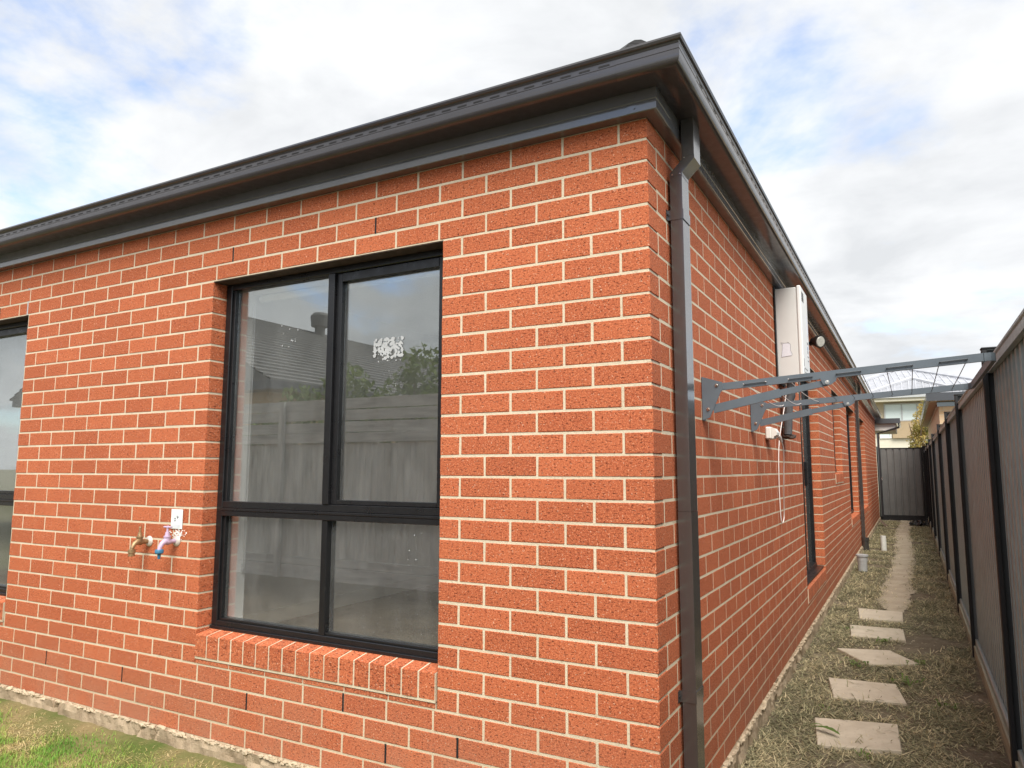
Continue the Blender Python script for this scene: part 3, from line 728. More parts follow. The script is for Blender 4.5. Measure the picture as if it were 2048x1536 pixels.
# ------------------------------------------------------------------ things on the walls
# folding clothesline
CL = thing('clothesline', 'grey steel fold-down clothesline reaching from the side wall to the fence', 'clothesline', (.0, 1.3, 1.63))
AR = [(.072, 1.783), (1.118, 1.848)]
def armz(x): return 1.776+(x-.07)*.0615
for y in (.72, 1.87):
    p = MB().prism([(.003, 1.826), (.094, 1.797), (.100, 1.766), (.086, 1.752), (.036, 1.64), (.003, 1.628)], y-.002, y+.002, 'y')
    p.box(.003, .006, y, y+.045, 1.628, 1.826).build('wall_bracket', G['clothesline_steel'], CL)
    b = MB(); hz = .016
    x1 = 1.085
    b.prism([(.078, armz(.078)-hz), (x1, armz(x1)-hz), (x1, armz(x1)+hz), (.078, armz(.078)+hz)], y+.003, y+.019, 'y')
    b.build('side_arm', G['clothesline_steel'], CL)
    s = MB()
    for (xa, za, xb, zb_, h) in ((.05, 1.678, .338, 1.737, .019), (.338, 1.737, .528, 1.772, .0135)):
        dx, dz = xb-xa, zb_-za; L = math.hypot(dx, dz); nx, nz = -dz/L*h, dx/L*h
        yy = (y+.0035, y+.018) if h > .015 else (y+.006, y+.016)
        s.prism([(xa-nx, za-nz), (xb-nx, zb_-nz), (xb+nx, zb_+nz), (xa+nx, za+nz)], yy[0], yy[1], 'y')
    s.build('folding_strut', G['clothesline_steel'], CL)
    MB().prism([(.500, 1.792), (.566, 1.793), (.562, 1.776), (.540, 1.760), (.512, 1.762)], y-.0015, y+.0025, 'y').build('strut_lug', G['clothesline_steel'], CL)
    for x, z in ((.070, 1.783), (.030, 1.677), (.528, 1.772)):
        MB().tube([(x, y-.002, z), (x, y-.004, z)], .0085, 12).tube([(x, y-.004, z), (x, y-.010, z)], [.006, .004], 10).build('bolt', G['stainless'], CL)
fb = MB(); hz = .016     # front bar with rounded corners
pth = [(1.085, .731), (1.106, .736), (1.117, .75), (1.121, .77), (1.121, 1.83), (1.117, 1.86), (1.106, 1.876), (1.085, 1.881)]
vs = []
for i, (x, y) in enumerate(pth):
    a = Vector(pth[max(i-1, 0)]); c = Vector(pth[min(i+1, len(pth)-1)]); d = (c-a).normalized(); nn = Vector((d.y, -d.x))*.008; zc = armz(x)
    vs += [(x+nn.x, y+nn.y, zc-hz), (x+nn.x, y+nn.y, zc+hz), (x-nn.x, y-nn.y, zc+hz), (x-nn.x, y-nn.y, zc-hz)]
n = len(pth); fb.add(vs, [(i*4+k, i*4+(k+1) % 4, (i+1)*4+(k+1) % 4, (i+1)*4+k) for i in range(n-1) for k in range(4)]+[(3, 2, 1, 0), tuple((n-1)*4+k for k in range(4))])
fb.build('front_bar', G['clothesline_steel'], CL)
wx = [.19+.0935*i for i in range(10)]
for i, x in enumerate(wx):
    sag = .034 if i < 2 else (.018 if i == 2 else .003)
    pts = [(x, .70+(1.89-.70)*t, armz(x)-.002-sag*4*t*(1-t)*(1 if i > 1 else (t*1.4))) for t in np.linspace(0, 1, 13)]
    MB().tube(pts, .0017, 6).build('line_wire', G['wire_coat'] if i > 2 else G['cord_white'], CL)
for i in range(0, 9, 2):   # cord looping between holes on the outer faces of the arms
    x0, x1 = wx[i]+.0, wx[i+1]
    for y in (.7205,): MB().tube([(x0, y, armz(x0)-.002), (x0+.006, y-.003, armz(x0)-.001), (x1-.006, y-.003, armz(x1)-.001), (x1, y, armz(x1)-.002)], .0026, 6).build('line_loop', G['wire_coat'], CL)

# gas hot water unit
HT = thing('water_heater', 'white wall hung gas water heater above the clothesline', 'water heater', (.1, 3.1, 2.06))
mb = MB(); mb.cbox(.010, .158, 2.92, 3.27, 2.068, 2.722, .006); mb.build('case', G['heater_side'], HT)
mb = MB(); mb.cbox(.159, .190, 2.912, 3.278, 2.058, 2.732, .008); FRN = mb.build('front_cover', G['heater_white'], HT)
mb = MB()
for i in range(6): mb.box(.1895, .1912, 2.95+.04*0, 3.06, 2.685-i*.012, 2.691-i*.012)
mb.build('exhaust_louvre', G['slot_dark'], FRN)
mb = MB()
for i in range(3):
    for j in range(2): mb.box(.1895, .1912, 2.99+i*.06, 3.01+i*.06, 2.125-j*.030, 2.137-j*.030)
for z in (2.17, 2.10): mb.box(.1895, .1912, 2.935, 2.943, z-.028, z+.028)
mb.build('intake_holes', G['slot_dark'], FRN)
MB().box(.1895, .1909, 3.15, 3.24, 2.40, 2.56).build('rating_label', G['sticker_pale'], FRN)
for y0_, y1_, z0_, z1_ in ((3.17, 3.21, 2.265, 2.285), (3.16, 3.22, 2.235, 2.245), (3.165, 3.225, 2.205, 2.213), (3.16, 3.23, 2.335, 2.35)): MB().box(.1895, .1912, y0_, y1_, z0_, z1_).build('print', G['print_grey'], FRN)
MB().tube([(.1895, 3.195, 2.305), (.1912, 3.195, 2.305)], .017, 14).build('blue_badge', G['print_blue'], FRN)
mb = MB(); mb.prism([(.040, 2.215), (.108, 2.222), (.112, 2.235), (.103, 2.26), (.104, 2.30), (.096, 2.312), (.06, 2.315), (.048, 2.305), (.047, 2.26)], 2.9186, 2.9199, 'y'); STK = mb.build('torn_sticker', G['sticker_pale'], HT)
ol = [(.040, 2.215), (.110, 2.222), (.115, 2.232), (.104, 2.26), (.105, 2.305), (.085, 2.322), (.098, 2.313), (.06, 2.316), (.040, 2.322), (.050, 2.305), (.047, 2.26), (.040, 2.215)]
MB().tube([(x, 2.9183, z) for x, z in ol], .0010, 4).build('sticker_edge', G['print_grey'], STK)
mb = MB()
MB().box(.006, .0099, 2.90, 3.29, 2.03, 2.745).build('back_plate', G['slot_dark'], HT)
for y, x, z in ((3.01, .085, 1.66), (3.07, .075, 1.65), (3.13, .07, 1.67)):
    MB().tube([(x, y, 2.067), (x, y, 1.95), (x-.02, y, 1.90), (x-.035, y, z)], [.028, .028, .029, .028], 12).build('lagged_pipe', G['pipe_lagging'], HT)
MB().blob((.05, 3.07, 1.645), (.045, .10, .018), 3, .3, 2).build('pipe_seal', G['rust_lintel'], HT)

# outdoor power point
PO = thing('power_outlet', 'cream weatherproof power point with a plugged-in white cord', 'power outlet', (.0, 2.42, 1.6))
MB().cbox(.001, .040, 2.345, 2.465, 1.602, 1.682, .008).build('box', G['white_plastic'], PO)
MB().prism([(.0405, 1.606), (.0405, 1.678), (.058, 1.672), (.074, 1.645), (.072, 1.628), (.055, 1.620), (.050, 1.606)], 2.35, 2.46, 'y').build('cover', G['white_plastic'], PO)
MB().tube([(.060, 2.47, 1.632), (.066, 2.50, 1.618), (.07, 2.55, 1.59)], [.016, .013, .007], 10).build('plug', G['cord_white'], PO)
pts = [(.07, 2.55, 1.59), (.072, 2.60, 1.55), (.06, 2.68, 1.45), (.045, 2.74, 1.32), (.03, 2.82, 1.2), (.02, 2.87, 1.10), (.018, 2.86, 1.06), (.016, 2.80, 1.04), (.012, 2.77, 1.10), (.012, 2.76, 1.35), (.018, 2.80, 1.60), (.04, 2.95, 1.85), (.06, 3.05, 2.06)]
cv_ = []
for i in range(len(pts)-1):
    p0, p1, p2, p3 = (Vector(pts[max(0, min(len(pts)-1, i+k))]) for k in (-1, 0, 1, 2))
    for t in np.linspace(0, 1, 6, endpoint=False): cv_.append(.5*((2*p1)+(-p0+p2)*t+(2*p0-5*p1+4*p2-p3)*t*t+(-p0+3*p1-3*p2+p3)*t**3))
MB().tube(cv_+[pts[-1]], .0034, 7).build('cord', G['cord_white'], PO, smooth=True)

# floodlight under the eave
FLT = thing('floodlight', 'black round floodlight on the side wall under the eave', 'floodlight', (.0, 4.60, 2.58))
MB().cbox(.001, .035, 4.52, 4.66, 2.50, 2.66, .006).build('base', G['lamp_black'], FLT)
MB().tube([(.03, 4.60, 2.575), (.075, 4.56, 2.572)], .014, 10).tube([(.065, 4.57, 2.56), (.10, 4.53, 2.58)], .018, 10).build('arm', G['lamp_black'], FLT)
d_ = Vector((.75, -.62, -.22)).normalized(); p = Vector((.085, 4.55, 2.585))
MB().tube([p, p+d_*.03, p+d_*.075, p+d_*.10], [.030, .042, .055, .057], 20).build('shade', G['lamp_black'], FLT, autos=50)
MB().tube([p+d_*.1005, p+d_*.106], [.048, .044], 20).build('lens', G['lamp_glass'], FLT)

# garden taps
def tap(name, x, z, body, label, handle, fitting):
    class MB(globals()['MB']):      # taps are drawn at catalogue size, then built at 0.87 of it
        def build(s, *a, **k):
            s.v = [(x+(p[0]-x)*.87, p[1]*.9, z+(p[2]-z)*.87) for p in s.v]; return super().build(*a, **k)
    t = thing(name, label, 'tap', (x, 0, z), 'garden taps on the front wall')
    MB().tube([(x, -.001, z), (x, -.004, z), (x, -.014, z), (x, -.016, z)], [.033, .033, .024, .016], 18).build('wall_flange', G['flange_pale'], t, autos=40)
    b = MB(); b.tube([(x, -.012, z), (x, -.045, z), (x, -.06, z-.002), (x, -.078, z+.003), (x, -.098, z-.008), (x, -.110, z-.030), (x, -.112, z-.045)], [.014, .014, .019, .019, .014, .012, .012], 14)
    b.tube([(x, -.066, z+.005), (x, -.066, z+.026), (x, -.066, z+.027), (x, -.066, z+.034), (x, -.066, z+.035), (x, -.066, z+.058)], [.018, .018, .021, .021, .015, .011], 12)
    b.build('body', G[body], t, autos=40)
    s = MB().tube([(x, -.066, z+.058), (x, -.066, z+.082), (x, -.066, z+.084), (x, -.066, z+.095)], [.007, .006, .009, .007], 10)
    if handle: s.tube([(x-.034, -.066, z+.087), (x+.034, -.066, z+.087)], .0055, 8)
    s.build('handle' if handle else 'spindle', G[body], t, autos=40)
    f = MB()
    if fitting == 'blue': f.tube([(x, -.112, z-.040), (x, -.112, z-.044), (x, -.112, z-.060), (x, -.112, z-.066), (x, -.112, z-.068), (x, -.112, z-.095)], [.021, .024, .024, .018, .010, .008], 16)
    else: f.tube([(x, -.112, z-.040), (x, -.112, z-.042), (x, -.112, z-.062), (x, -.112, z-.064), (x, -.112, z-.070), (x, -.112, z-.072), (x, -.112, z-.080)], [.018, .021, .021, .017, .017, .019, .018], 16)
    f.build('hose_fitting', G['fitting_blue' if fitting == 'blue' else 'brass_old'], t, autos=40)
tap('brass_tap', -2.825, 1.018, 'brass_old', 'tarnished brass tap without a handle on the brick wall', False, 'brass')
tap('lilac_tap', -2.600, 1.030, 'tap_lilac', 'lilac tap with a blue hose fitting below the white notice', True, 'blue')
SG = thing('tap_notice', 'small white notice plate fixed to the bricks above the lilac tap', 'sign', (-2.605, 0, 1.09))
MB().cbox(-2.651, -2.560, -.006, -.0022, 1.092, 1.194, .0015).build('plate', G['sign_white'], SG)
mb = MB(); y0, y1 = -.0072, -.0061
mb.prism([(-2.604, 1.163), (-2.600, 1.163), (-2.600, 1.158), (-2.590, 1.158), (-2.590, 1.153), (-2.596, 1.145), (-2.604, 1.153)], y0, y1, 'y')
mb.build('printed_mark', G['print_grey'], SG)
for z in (1.143, 1.132): MB().prism([(-2.622, z+.007), (-2.612, z+.007), (-2.612, z), (-2.622, z)], y0, y1, 'y').build('printed_mark', G['print_grey'], SG)
mb = MB(); mb.tube([(-2.606, y0+.0003, 1.190), (-2.606, y1, 1.190)], .002, 6)
mb.build('fixing_screw', G['print_grey'], SG)
mb = MB()
for i in range(5): mb.box(-2.645, -2.570+random.uniform(-.02, 0), -.0068, -.0061, 1.098+i*.004, 1.0994+i*.004)
mb.build('fine_print', G['sticker_pale'], SG)
mb = MB()
for i in range(90):
    x, z = -2.60+random.gauss(0, .022), 1.066+random.gauss(0, .014)
    mb.blob((x+.012, -.0015, min(z, 1.09)), (random.uniform(.002, .006), .002, random.uniform(.002, .005)), i, .4)
mb.build('sealant_specks', G['white_trim'], SG, kind='stuff')

# ------------------------------------------------------------------ passage: pavers, pipes, litter
PV = [[(.263, 2.002), (.677, 2.104), (.700, 1.690), (.322, 1.575)], [(.254, 2.895), (.657, 2.938), (.719, 2.540), (.322, 2.462)], [(.235, 3.80), (.599, 3.92), (.795, 3.58), (.470, 3.400)], [(.26, 4.79), (.684, 4.817), (.705, 4.36), (.299, 4.336)], [(.275, 5.70), (.672, 5.68), (.680, 5.205), (.318, 5.16)]]
PL = ['square concrete paver nearest the camera with a green leaf on it', 'second concrete paver from the camera, tilted edge showing', 'concrete paver turned askew in the middle of the row', 'fourth concrete paver from the camera beside dry grass', 'farthest concrete paver where the dirt path begins']
for q, lab in zip(PV, PL):
    mb = MB(); c = sum((Vector(p) for p in q), Vector((0, 0)))/4; zt = .021
    top = [(*(Vector(p)-(Vector(p)-c).normalized()*.006), zt) for p in q]; mid = [(*p, zt-.006) for p in q]; bot = [(*p, -.03) for p in q]
    mb.add(top+mid+bot, [(0, 1, 2, 3)]+[(i, (i+1) % 4, 4+(i+1) % 4, 4+i) for i in range(4)]+[(4+i, 4+(i+1) % 4, 8+(i+1) % 4, 8+i) for i in range(4)])
    tag(mb.build('paver', G['paver_concrete']), lab, 'paver', 'stepping pavers along the side passage')
DR = thing('drain_pipe', 'short grey plastic drain pipe with a flared collar', 'pipe', (.15, 8.67, 0))
mb = MB(); x, y = .165, 8.70
mb.tube([(x, y, -.05), (x, y, .13), (x, y, .16), (x, y, .175), (x, y, .215), (x, y, .218)], [.058, .060, .066, .068, .068, .078], 20, cap=False)
mb.tube([(x, y, .218), (x, y, .240), (x, y, .242), (x, y, .232), (x, y, .12)], [.080, .080, .074, .062, .060], 20, cap=False); mb.build('socket', G['pvc_grey'], DR, autos=35)
MB().tube([(x, y, .10), (x, y, .12)], .058, 20).build('inner_plug', G['slot_dark'], DR)
MB().tube([(x, y, -.01), (x, y, .018)], .064, 20).build('base_ring', G['slot_dark'], DR)
WP = thing('white_pipe', 'plain white plastic pipe stub standing beside the dirt path', 'pipe', (.335, 11.9, 0))
MB().tube([(.335, 11.9, -.05), (.332, 11.9, .25)], .046, 18, cap=False).tube([(.332, 11.9, .25), (.332, 11.9, .05)], .041, 18, cap=False).build('tube', G['pvc_white'], WP, autos=35)
MB().tube([(.332, 11.9, .235), (.332, 11.9, .242)], .0405, 18).build('cap', G['pvc_white'], WP)
BP = thing('black_plastic_sheet', 'crumpled black plastic sheet dumped in front of the gate', 'plastic sheet', (.95, 18.9, 0))
mb = MB(); gx, gy_ = 16, 16
vs = [(.72+.5*i/15+.04*mnoise.noise(Vector((i*.9, j*.9, 0))), 18.3+1.5*j/15, max(.004, .04+.11*mnoise.noise(Vector((i*.55, j*.55, 5)))+.07*mnoise.noise(Vector((i*1.3, j*1.3, 9))))*(1-abs(i-7.5)/8.2)**.5+.006) for j in range(16) for i in range(16)]
mb.add(vs, [(j*16+i, j*16+i+1, (j+1)*16+i+1, (j+1)*16+i) for j in range(15) for i in range(15) if random.random() > .12]); mb.build('sheet', G['black_plastic'], BP)
OF = thing('timber_offcut', 'weathered timber offcut leaning on the brick wall near the gate', 'timber', (.1, 18.0, 0))
MB().add([(.05, 17.9, .16), (.09, 17.9, .17), (.26, 17.7, .02), (.20, 17.7, 0), (.05, 18.05, .16), (.09, 18.05, .17), (.26, 17.85, .02), (.20, 17.85, 0)], [(0, 1, 2, 3), (4, 7, 6, 5), (0, 4, 5, 1), (1, 5, 6, 2), (2, 6, 7, 3), (3, 7, 4, 0)]).build('board', G['bark'], OF)
# leaf on the first paver: lobed dandelion-like leaf
def leaf_mesh(mb, base, d, L, wd, lift, lob=5, tone=.5):
    d = Vector(d).normalized(); s_ = Vector((-d.y, d.x, 0)).normalized(); b = Vector(base); pts = []
    n = 12; L_ = []; R_ = []; C = []
    for i in range(n+1):
        t = i/n; w = wd*math.sin(math.pi*min(1, t*.9+.08))*(.55+.45*abs(math.sin(t*math.pi*lob)))*(.5+t*.7)
        p = b+d*L*t+Vector((0, 0, lift*math.sin(math.pi*t*.8)))
        C.append(p); L_.append(p+s_*w+Vector((0, 0, w*.3))); R_.append(p-s_*w+Vector((0, 0, w*.3)))
    o = C+L_+R_; m_ = n+1
    mb.add(o, [(i, i+1, m_+i+1, m_+i) for i in range(n)]+[(i, 2*m_+i, 2*m_+i+1, i+1) for i in range(n)], tone)
mb = MB(); leaf_mesh(mb, (.262, 1.80, .030), (.165, -.10, 0), .185, .026, .022, 5, .35); leaf_mesh(mb, (.255, 1.83, .026), (.10, .02, 0), .07, .010, .012, 3, .6)
tag(mb.build('fallen_leaf', G['weed_leaf']), 'lobed green weed leaf lying across the nearest paver', 'leaf')
def weed(x, y, n, size, label, k):
    w = thing('weed', label, 'weed', (x, y, 0), 'green weeds between the pavers'); mb = MB()
    for i in range(n):
        a = random.uniform(0, 2*math.pi); leaf_mesh(mb, (x+random.gauss(0, size*.5), y+random.gauss(0, size*.6), .012), (math.cos(a), math.sin(a), 0), size*random.uniform(.4, .9), size*random.uniform(.06, .13), size*random.uniform(.15, .5), random.choice((1, 2, 3)), random.uniform(.2, 1))
    mb.build('leaves', G['weed_leaf'], w)
for a in ((.40, 3.33, 18, .08, 'bright green weed clump at the near edge of the askew paver', 0), (.55, 1.56, 12, .05, 'low green weeds along the near edge of the first paver', 1), (.30, 2.18, 10, .05, 'few green blades behind the first paver', 2), (.80, 3.60, 20, .06, 'green weeds at the right corner of the askew paver', 3),
          (.72, 3.02, 20, .08, 'spreading green grass right of the second paver', 4), (.28, 4.62, 12, .06, 'small weed on the left edge of the fourth paver', 5), (.55, 4.20, 18, .07, 'green tufts between the third and fourth pavers', 6), (.90, 2.6, 12, .07, 'pale green tuft near the fence plinth', 7)):
    weed(*a)

# ------------------------------------------------------------------ grass
def blades(name, pts, Ls, Ws, az, tilt, tone, mat, curl=.35):
    """each blade: a bent two-segment strip, five vertices"""
    n = len(pts); d = np.stack([np.cos(az)*np.cos(tilt), np.sin(az)*np.cos(tilt), np.sin(tilt)], 1); s = np.stack([-np.sin(az), np.cos(az), np.zeros(n)], 1)
    d2 = d.copy(); d2[:, 2] -= curl*rng.random(n); d2 /= np.linalg.norm(d2, axis=1)[:, None]
    p1 = pts+d*Ls[:, None]*.5; p2 = p1+d2*Ls[:, None]*.5; p2[:, 2] = np.maximum(p2[:, 2], pts[:, 2]+.001)
    w = s*Ws[:, None]*.5
    V = np.stack([pts-w, pts+w, p1+w*.8, p1-w*.8, p2], 1).reshape(-1, 3); k = np.arange(n)*5
    me = bpy.data.meshes.new(name); me.vertices.add(n*5); me.vertices.foreach_set('co', V.ravel().astype(np.float32))
    loops = np.stack([k, k+1, k+2, k+3, k+3, k+2, k+4], 1).ravel(); me.loops.add(n*7); me.loops.foreach_set('vertex_index', loops.astype(np.int32))
    st = np.stack([np.arange(n)*7, np.arange(n)*7+4], 1).ravel(); me.polygons.add(n*2); me.polygons.foreach_set('loop_start', st.astype(np.int32)); me.polygons.foreach_set('loop_total', np.tile([4, 3], n).astype(np.int32))
    at = me.attributes.new('tone', 'FLOAT', 'POINT'); at.data.foreach_set('value', np.repeat(np.clip(tone, 0, 1), 5).astype(np.float32))
    me.update(calc_edges=True); me.validate(); me.materials.append(mat)
    o = link(name, me); o['kind'] = 'stuff'; return o
def vnoise(x, y, sc, seed): return np.array([mnoise.noise(Vector((a*sc, b*sc, seed))) for a, b in zip(x, y)])
def gzv(x, y): return np.array([gz(a, b) for a, b in zip(x, y)])
# lawn in front of the wall
n1_, n2_ = 34000, 16000
x = np.concatenate([rng.uniform(-4.9, -1.7, n1_), rng.uniform(-9, -.3, n2_)]); y = np.concatenate([-.06-rng.random(n1_)*.9, -.1-rng.random(n2_)*1.6])
nz = vnoise(x, y, 2.6, 1.0)+.6*vnoise(x, y, 7, 4.0)
edge = np.clip((y+.34)/.26, 0, 1)          # thinner and drier towards the footing
keep = rng.random(len(x)) > edge*.8
x, y, nz, edge = x[keep], y[keep], nz[keep], edge[keep]; n = len(x)
dry = np.clip(.36+nz*.75+edge*.45+rng.normal(0, .16, n), 0, 1)
blades('lawn_grass', np.stack([x, y, gzv(x, y)-.012+rise(y)], 1), rng.uniform(.018, .044, n)*(1-.3*edge), rng.uniform(.002, .004, n), rng.uniform(0, 6.283, n), np.where(dry > .6, rng.uniform(.05, .6, n), rng.uniform(.35, 1.3, n)), dry, G['lawn_blade'], .6)
# dry clippings over the passage
n = 150000
u = rng.random(n); y = -1.0+np.power(u, 1.9)*21; x = rng.uniform(.03, 1.15, n)
pw = np.abs(x-(.625+.03*np.sin(y*.7)))
bare = np.where(y > 5.3, np.clip(1-(pw-.07)/.15, 0, 1), 0)
bare = np.maximum(bare, np.clip(1-np.hypot((x-.84)/.16, (y-4.5)/1.2), 0, 1)*1.1)
pat = vnoise(x[::1], y, 1.9, 2.0); bare = np.clip(bare+np.clip(pat-.06, 0, 1)*2.6, 0, 1)
on = np.zeros(n, bool)
for q in PV:
    inside = np.ones(n, bool)
    for i in range(4):
        a, b = np.array(q[i]), np.array(q[(i+1) % 4]); inside &= ((b[0]-a[0])*(y-a[1])-(b[1]-a[1])*(x-a[0])) < .004
    on |= inside
keep = (rng.random(n) > bare*.97) & (~on | (rng.random(n) < .02))
x, y, on, pat = x[keep], y[keep], on[keep], pat[keep]; n = len(x)
zb = gzv(x, y)+rng.uniform(0, .014, n); zb[on] = .024
fade = np.clip(y/12, 0, 1)
tn = np.clip(.43+.30*vnoise(x, y, 3, 8.0)+rng.normal(0, .30, n)-fade*.05, 0, 1)
blades('dry_grass_clippings', np.stack([x, y, zb], 1), rng.uniform(.025, .08, n), rng.uniform(.0018, .0045, n)*(1+fade*1.5), rng.uniform(0, 6.283, n), np.abs(rng.normal(0, .32, n)), tn, G['dry_blade'], .5)
# small stones and crumbs
mb = MB()
for i in range(500):
    y = -.3+random.random()**1.8*17; x = random.uniform(.05, 1.12); s = random.uniform(.003, .009)*(1.8 if random.random() < .06 else 1)
    mb.blob((x, y, gz(x, y)+s*.4), (s, s*random.uniform(.7, 1.3), s*.7), i, .4)
mb.build('gravel_crumbs', G['path_dirt'], None, kind='stuff')

# ------------------------------------------------------------------ boundary fence
FN = thing('steel_fence', 'long dark grey corrugated steel fence along the side passage', 'fence', (1.18, 8, 0))
PY = [-5.5, -3.15, -.80, 1.62, 4.08, 6.05, 8.42, 11.32, 13.75, 16.1, 18.3, 20.35]
pitch_ = .128
def rib_prof(y0, y1, x=1.192, d=.034):
    pts = []; y = y0
    while y < y1:
        for o, dx in ((0, 0), (.034, 0), (.048, d), (.100, d), (.114, 0)):
            if y+o < y1: pts.append((x+dx, y+o))
        y += pitch_
    pts.append((x+(0), y1)); return pts
for i in range(len(PY)-1):
    y0, y1 = PY[i]+.028, PY[i+1]-.028
    pr = rib_prof(y0, y1); m_ = len(pr)
    vs = [(a, b, z) for z in (.11, 1.90) for a, b in pr]; vs += [(a+.0012, b, z) for z in (.11, 1.90) for a, b in pr]
    fs = [(k, k+1, m_+k+1, m_+k) for k in range(m_-1)]+[(2*m_+k, 3*m_+k, 3*m_+k+1, 2*m_+k+1) for k in range(m_-1)]
    MB().add(vs, fs).build('fence_panel', G['fence_steel'], FN)
    r = MB(); r.prism([(1.168, 1.872), (1.168, 1.905), (1.172, 1.909), (1.172, 1.915), (1.166, 1.919), (1.166, 1.929), (1.172, 1.933), (1.235, 1.933), (1.235, 1.872), (1.222, 1.872), (1.222, 1.901), (1.190, 1.901), (1.190, 1.872)], y0-.005, y1+.005, 'y'); r.build('top_rail', G['fence_steel'], FN)
    r = MB(); r.prism([(1.172, .095), (1.172, .135), (1.178, .140), (1.190, .140), (1.190, .108), (1.225, .108), (1.225, .095)], y0-.005, y1+.005, 'y'); r.build('bottom_rail', G['fence_steel'], FN)
    pb = MB(); pb.cbox(1.160, 1.195, y0-.003, y1+.003, -.15, .092+random.uniform(-.004, .001), .003); pb.build('plinth_board', G['plinth_timber'], FN)
for i, y in enumerate(PY):
    mb = MB(); zt = 1.985 if i not in (0, 3) else 1.99
    # C-shaped post made of two back-to-back channels
    for s_ in (-1, 1):
        ya, yb = (y-.027, y-.001) if s_ < 0 else (y+.001, y+.027)
        mb.cbox(1.150, 1.172, ya, yb, -.2, zt, .003)
        mb.box(1.1725, 1.2400, min(y+s_*.001, y+s_*.006), max(y+s_*.001, y+s_*.006), -.2, zt-.003)
        mb.cbox(1.2400, 1.256, ya, yb, -.2, zt, .003)
    mb.cbox(1.147, 1.259, y-.0295, y+.0295, zt+.0005, zt+.010, .004)
    mb.build('post', G['fence_post_steel'], FN)

# gate across the passage
GT = thing('side_gate', 'dark grey ribbed steel gate closing the far end of the passage', 'gate', (.6, 20.5, 0))
g0, g1, zb_, zt_ = .06, 1.13, .10, 2.01
f = MB(); f.cbox(g0, g0+.04, 20.48, 20.52, zb_, zt_, .003); f.cbox(g1-.04, g1, 20.48, 20.52, zb_, zt_, .003); f.cbox(g0+.04, g1-.04, 20.48, 20.52, zt_-.03, zt_, .003); f.cbox(g0+.04, g1-.04, 20.48, 20.52, zb_, zb_+.045, .003)
f.build('gate_frame', G['fence_post_steel'], GT)
pr = []; x = g0+.04
while x < g1-.05:
    for o, dy in ((0, 0), (.115, 0), (.125, .022), (.155, .022), (.165, 0)):
        if x+o < g1-.04: pr.append((x+o, 20.488+dy))
    x += .17
pr.append((g1-.04, 20.488)); m_ = len(pr)
vs = [(a, b, z) for z in (zb_+.045, zt_-.03) for a, b in pr]; MB().add(vs, [(k, k+1, m_+k+1, m_+k) for k in range(m_-1)]).build('gate_sheet', G['gate_steel'], GT)
f = MB(); f.cbox(-.0, .059, 20.46, 20.54, -.1, 2.05, .003); f.cbox(1.131, 1.20, 20.46, 20.54, -.1, 2.05, .003); f.build('gate_post', G['fence_post_steel'], GT)
MB().cbox(.055, .12, 20.455, 20.478, 1.10, 1.20, .004).build('latch', G['stainless'], GT)
MB().box(g0, g1, 20.485, 20.515, -.03, .0995).build('bottom_board', G['fence_post_steel'], GT)

# ------------------------------------------------------------------ beyond the gate
NH = thing('neighbour_house', 'tan brick neighbouring house with dark gutter above the fence', 'house', (3, 18, 0))
MB().box(1.385, 8, 14.25, 24, -.1, 2.74).build('wall', G['tan_brick'], NH)
MB().box(1.355, 8, 14.22, 24, 2.66, 2.78).build('fascia', G['fascia_steel'], NH)
MB().box(1.23, 8, 14.06, 24.2, 2.765, 2.795).build('soffit', G['soffit_tan'], NH)
gm = MB(); gm.box(1.17, 8, 13.98, 14.055, 2.76, 2.92); gm.box(1.17, 1.225, 14.056, 24.2, 2.76, 2.92); gm.build('gutter', G['gutter_steel'], NH)
mb = MB(); mb.add([(1.2, 14.0, 2.92), (8, 14.0, 2.92), (5, 19, 3.25), (1.2, 24.2, 2.92), (8, 24.2, 2.92)], [(0, 1, 2), (0, 2, 3), (1, 4, 2), (3, 2, 4)]); mb.build('roof', G['roof_tile'], NH)

TH = thing('two_storey_house', 'cream two storey house with a grey tiled roof beyond the gate', 'house', (1, 43, 0))
MB().box(-5, 7, 40.5, 50, -.1, 3.02).build('lower_wall', G['cream_render'], TH)
MB().box(-5, 7, 40.55, 50, 3.021, 4.93).build('upper_wall', G['taupe_render'], TH)
MB().box(.10, 1.60, 40.35, 40.549, 3.03, 3.90).build('tan_panel', G['tan_render'], TH)
MB().box(-5.4, 7.4, 39.9, 50, 4.935, 5.14).build('eave', G['cream_render'], TH)
MB().box(-5.4, 7.4, 39.8, 39.899, 5.10, 5.22).build('gutter', G['pvc_grey'], TH)
wn = thing_part('window', TH)
f = MB(); f.box(-.24, 1.95, 40.46, 40.549, 3.92, 3.98); f.box(-.24, 1.95, 40.46, 40.549, 4.80, 4.86)
for x in (-.24, .56, 1.27, 1.89): f.box(x, x+.06, 40.46, 40.549, 3.981, 4.799)
f.build('frame', G['pvc_grey'], wn)
for x0, x1 in ((-.179, .559), (.621, 1.269), (1.331, 1.889)): MB().box(x0, x1, 40.50, 40.548, 3.981, 4.799).build('pane', G['pale_blind_window'], wn)
wn = thing_part('window', TH)
f = MB(); f.box(-.50, .06, 40.44, 40.549, 3.03, 3.08); f.box(-.50, .06, 40.44, 40.549, 3.47, 3.52); f.box(-.50, -.46, 40.44, 40.549, 3.081, 3.469); f.box(-.01, .06, 40.44, 40.549, 3.081, 3.469); f.build('frame', G['white_trim'], wn)
MB().box(-.459, -.011, 40.50, 40.548, 3.081, 3.469).build('pane', G['pale_blind_window'], wn)
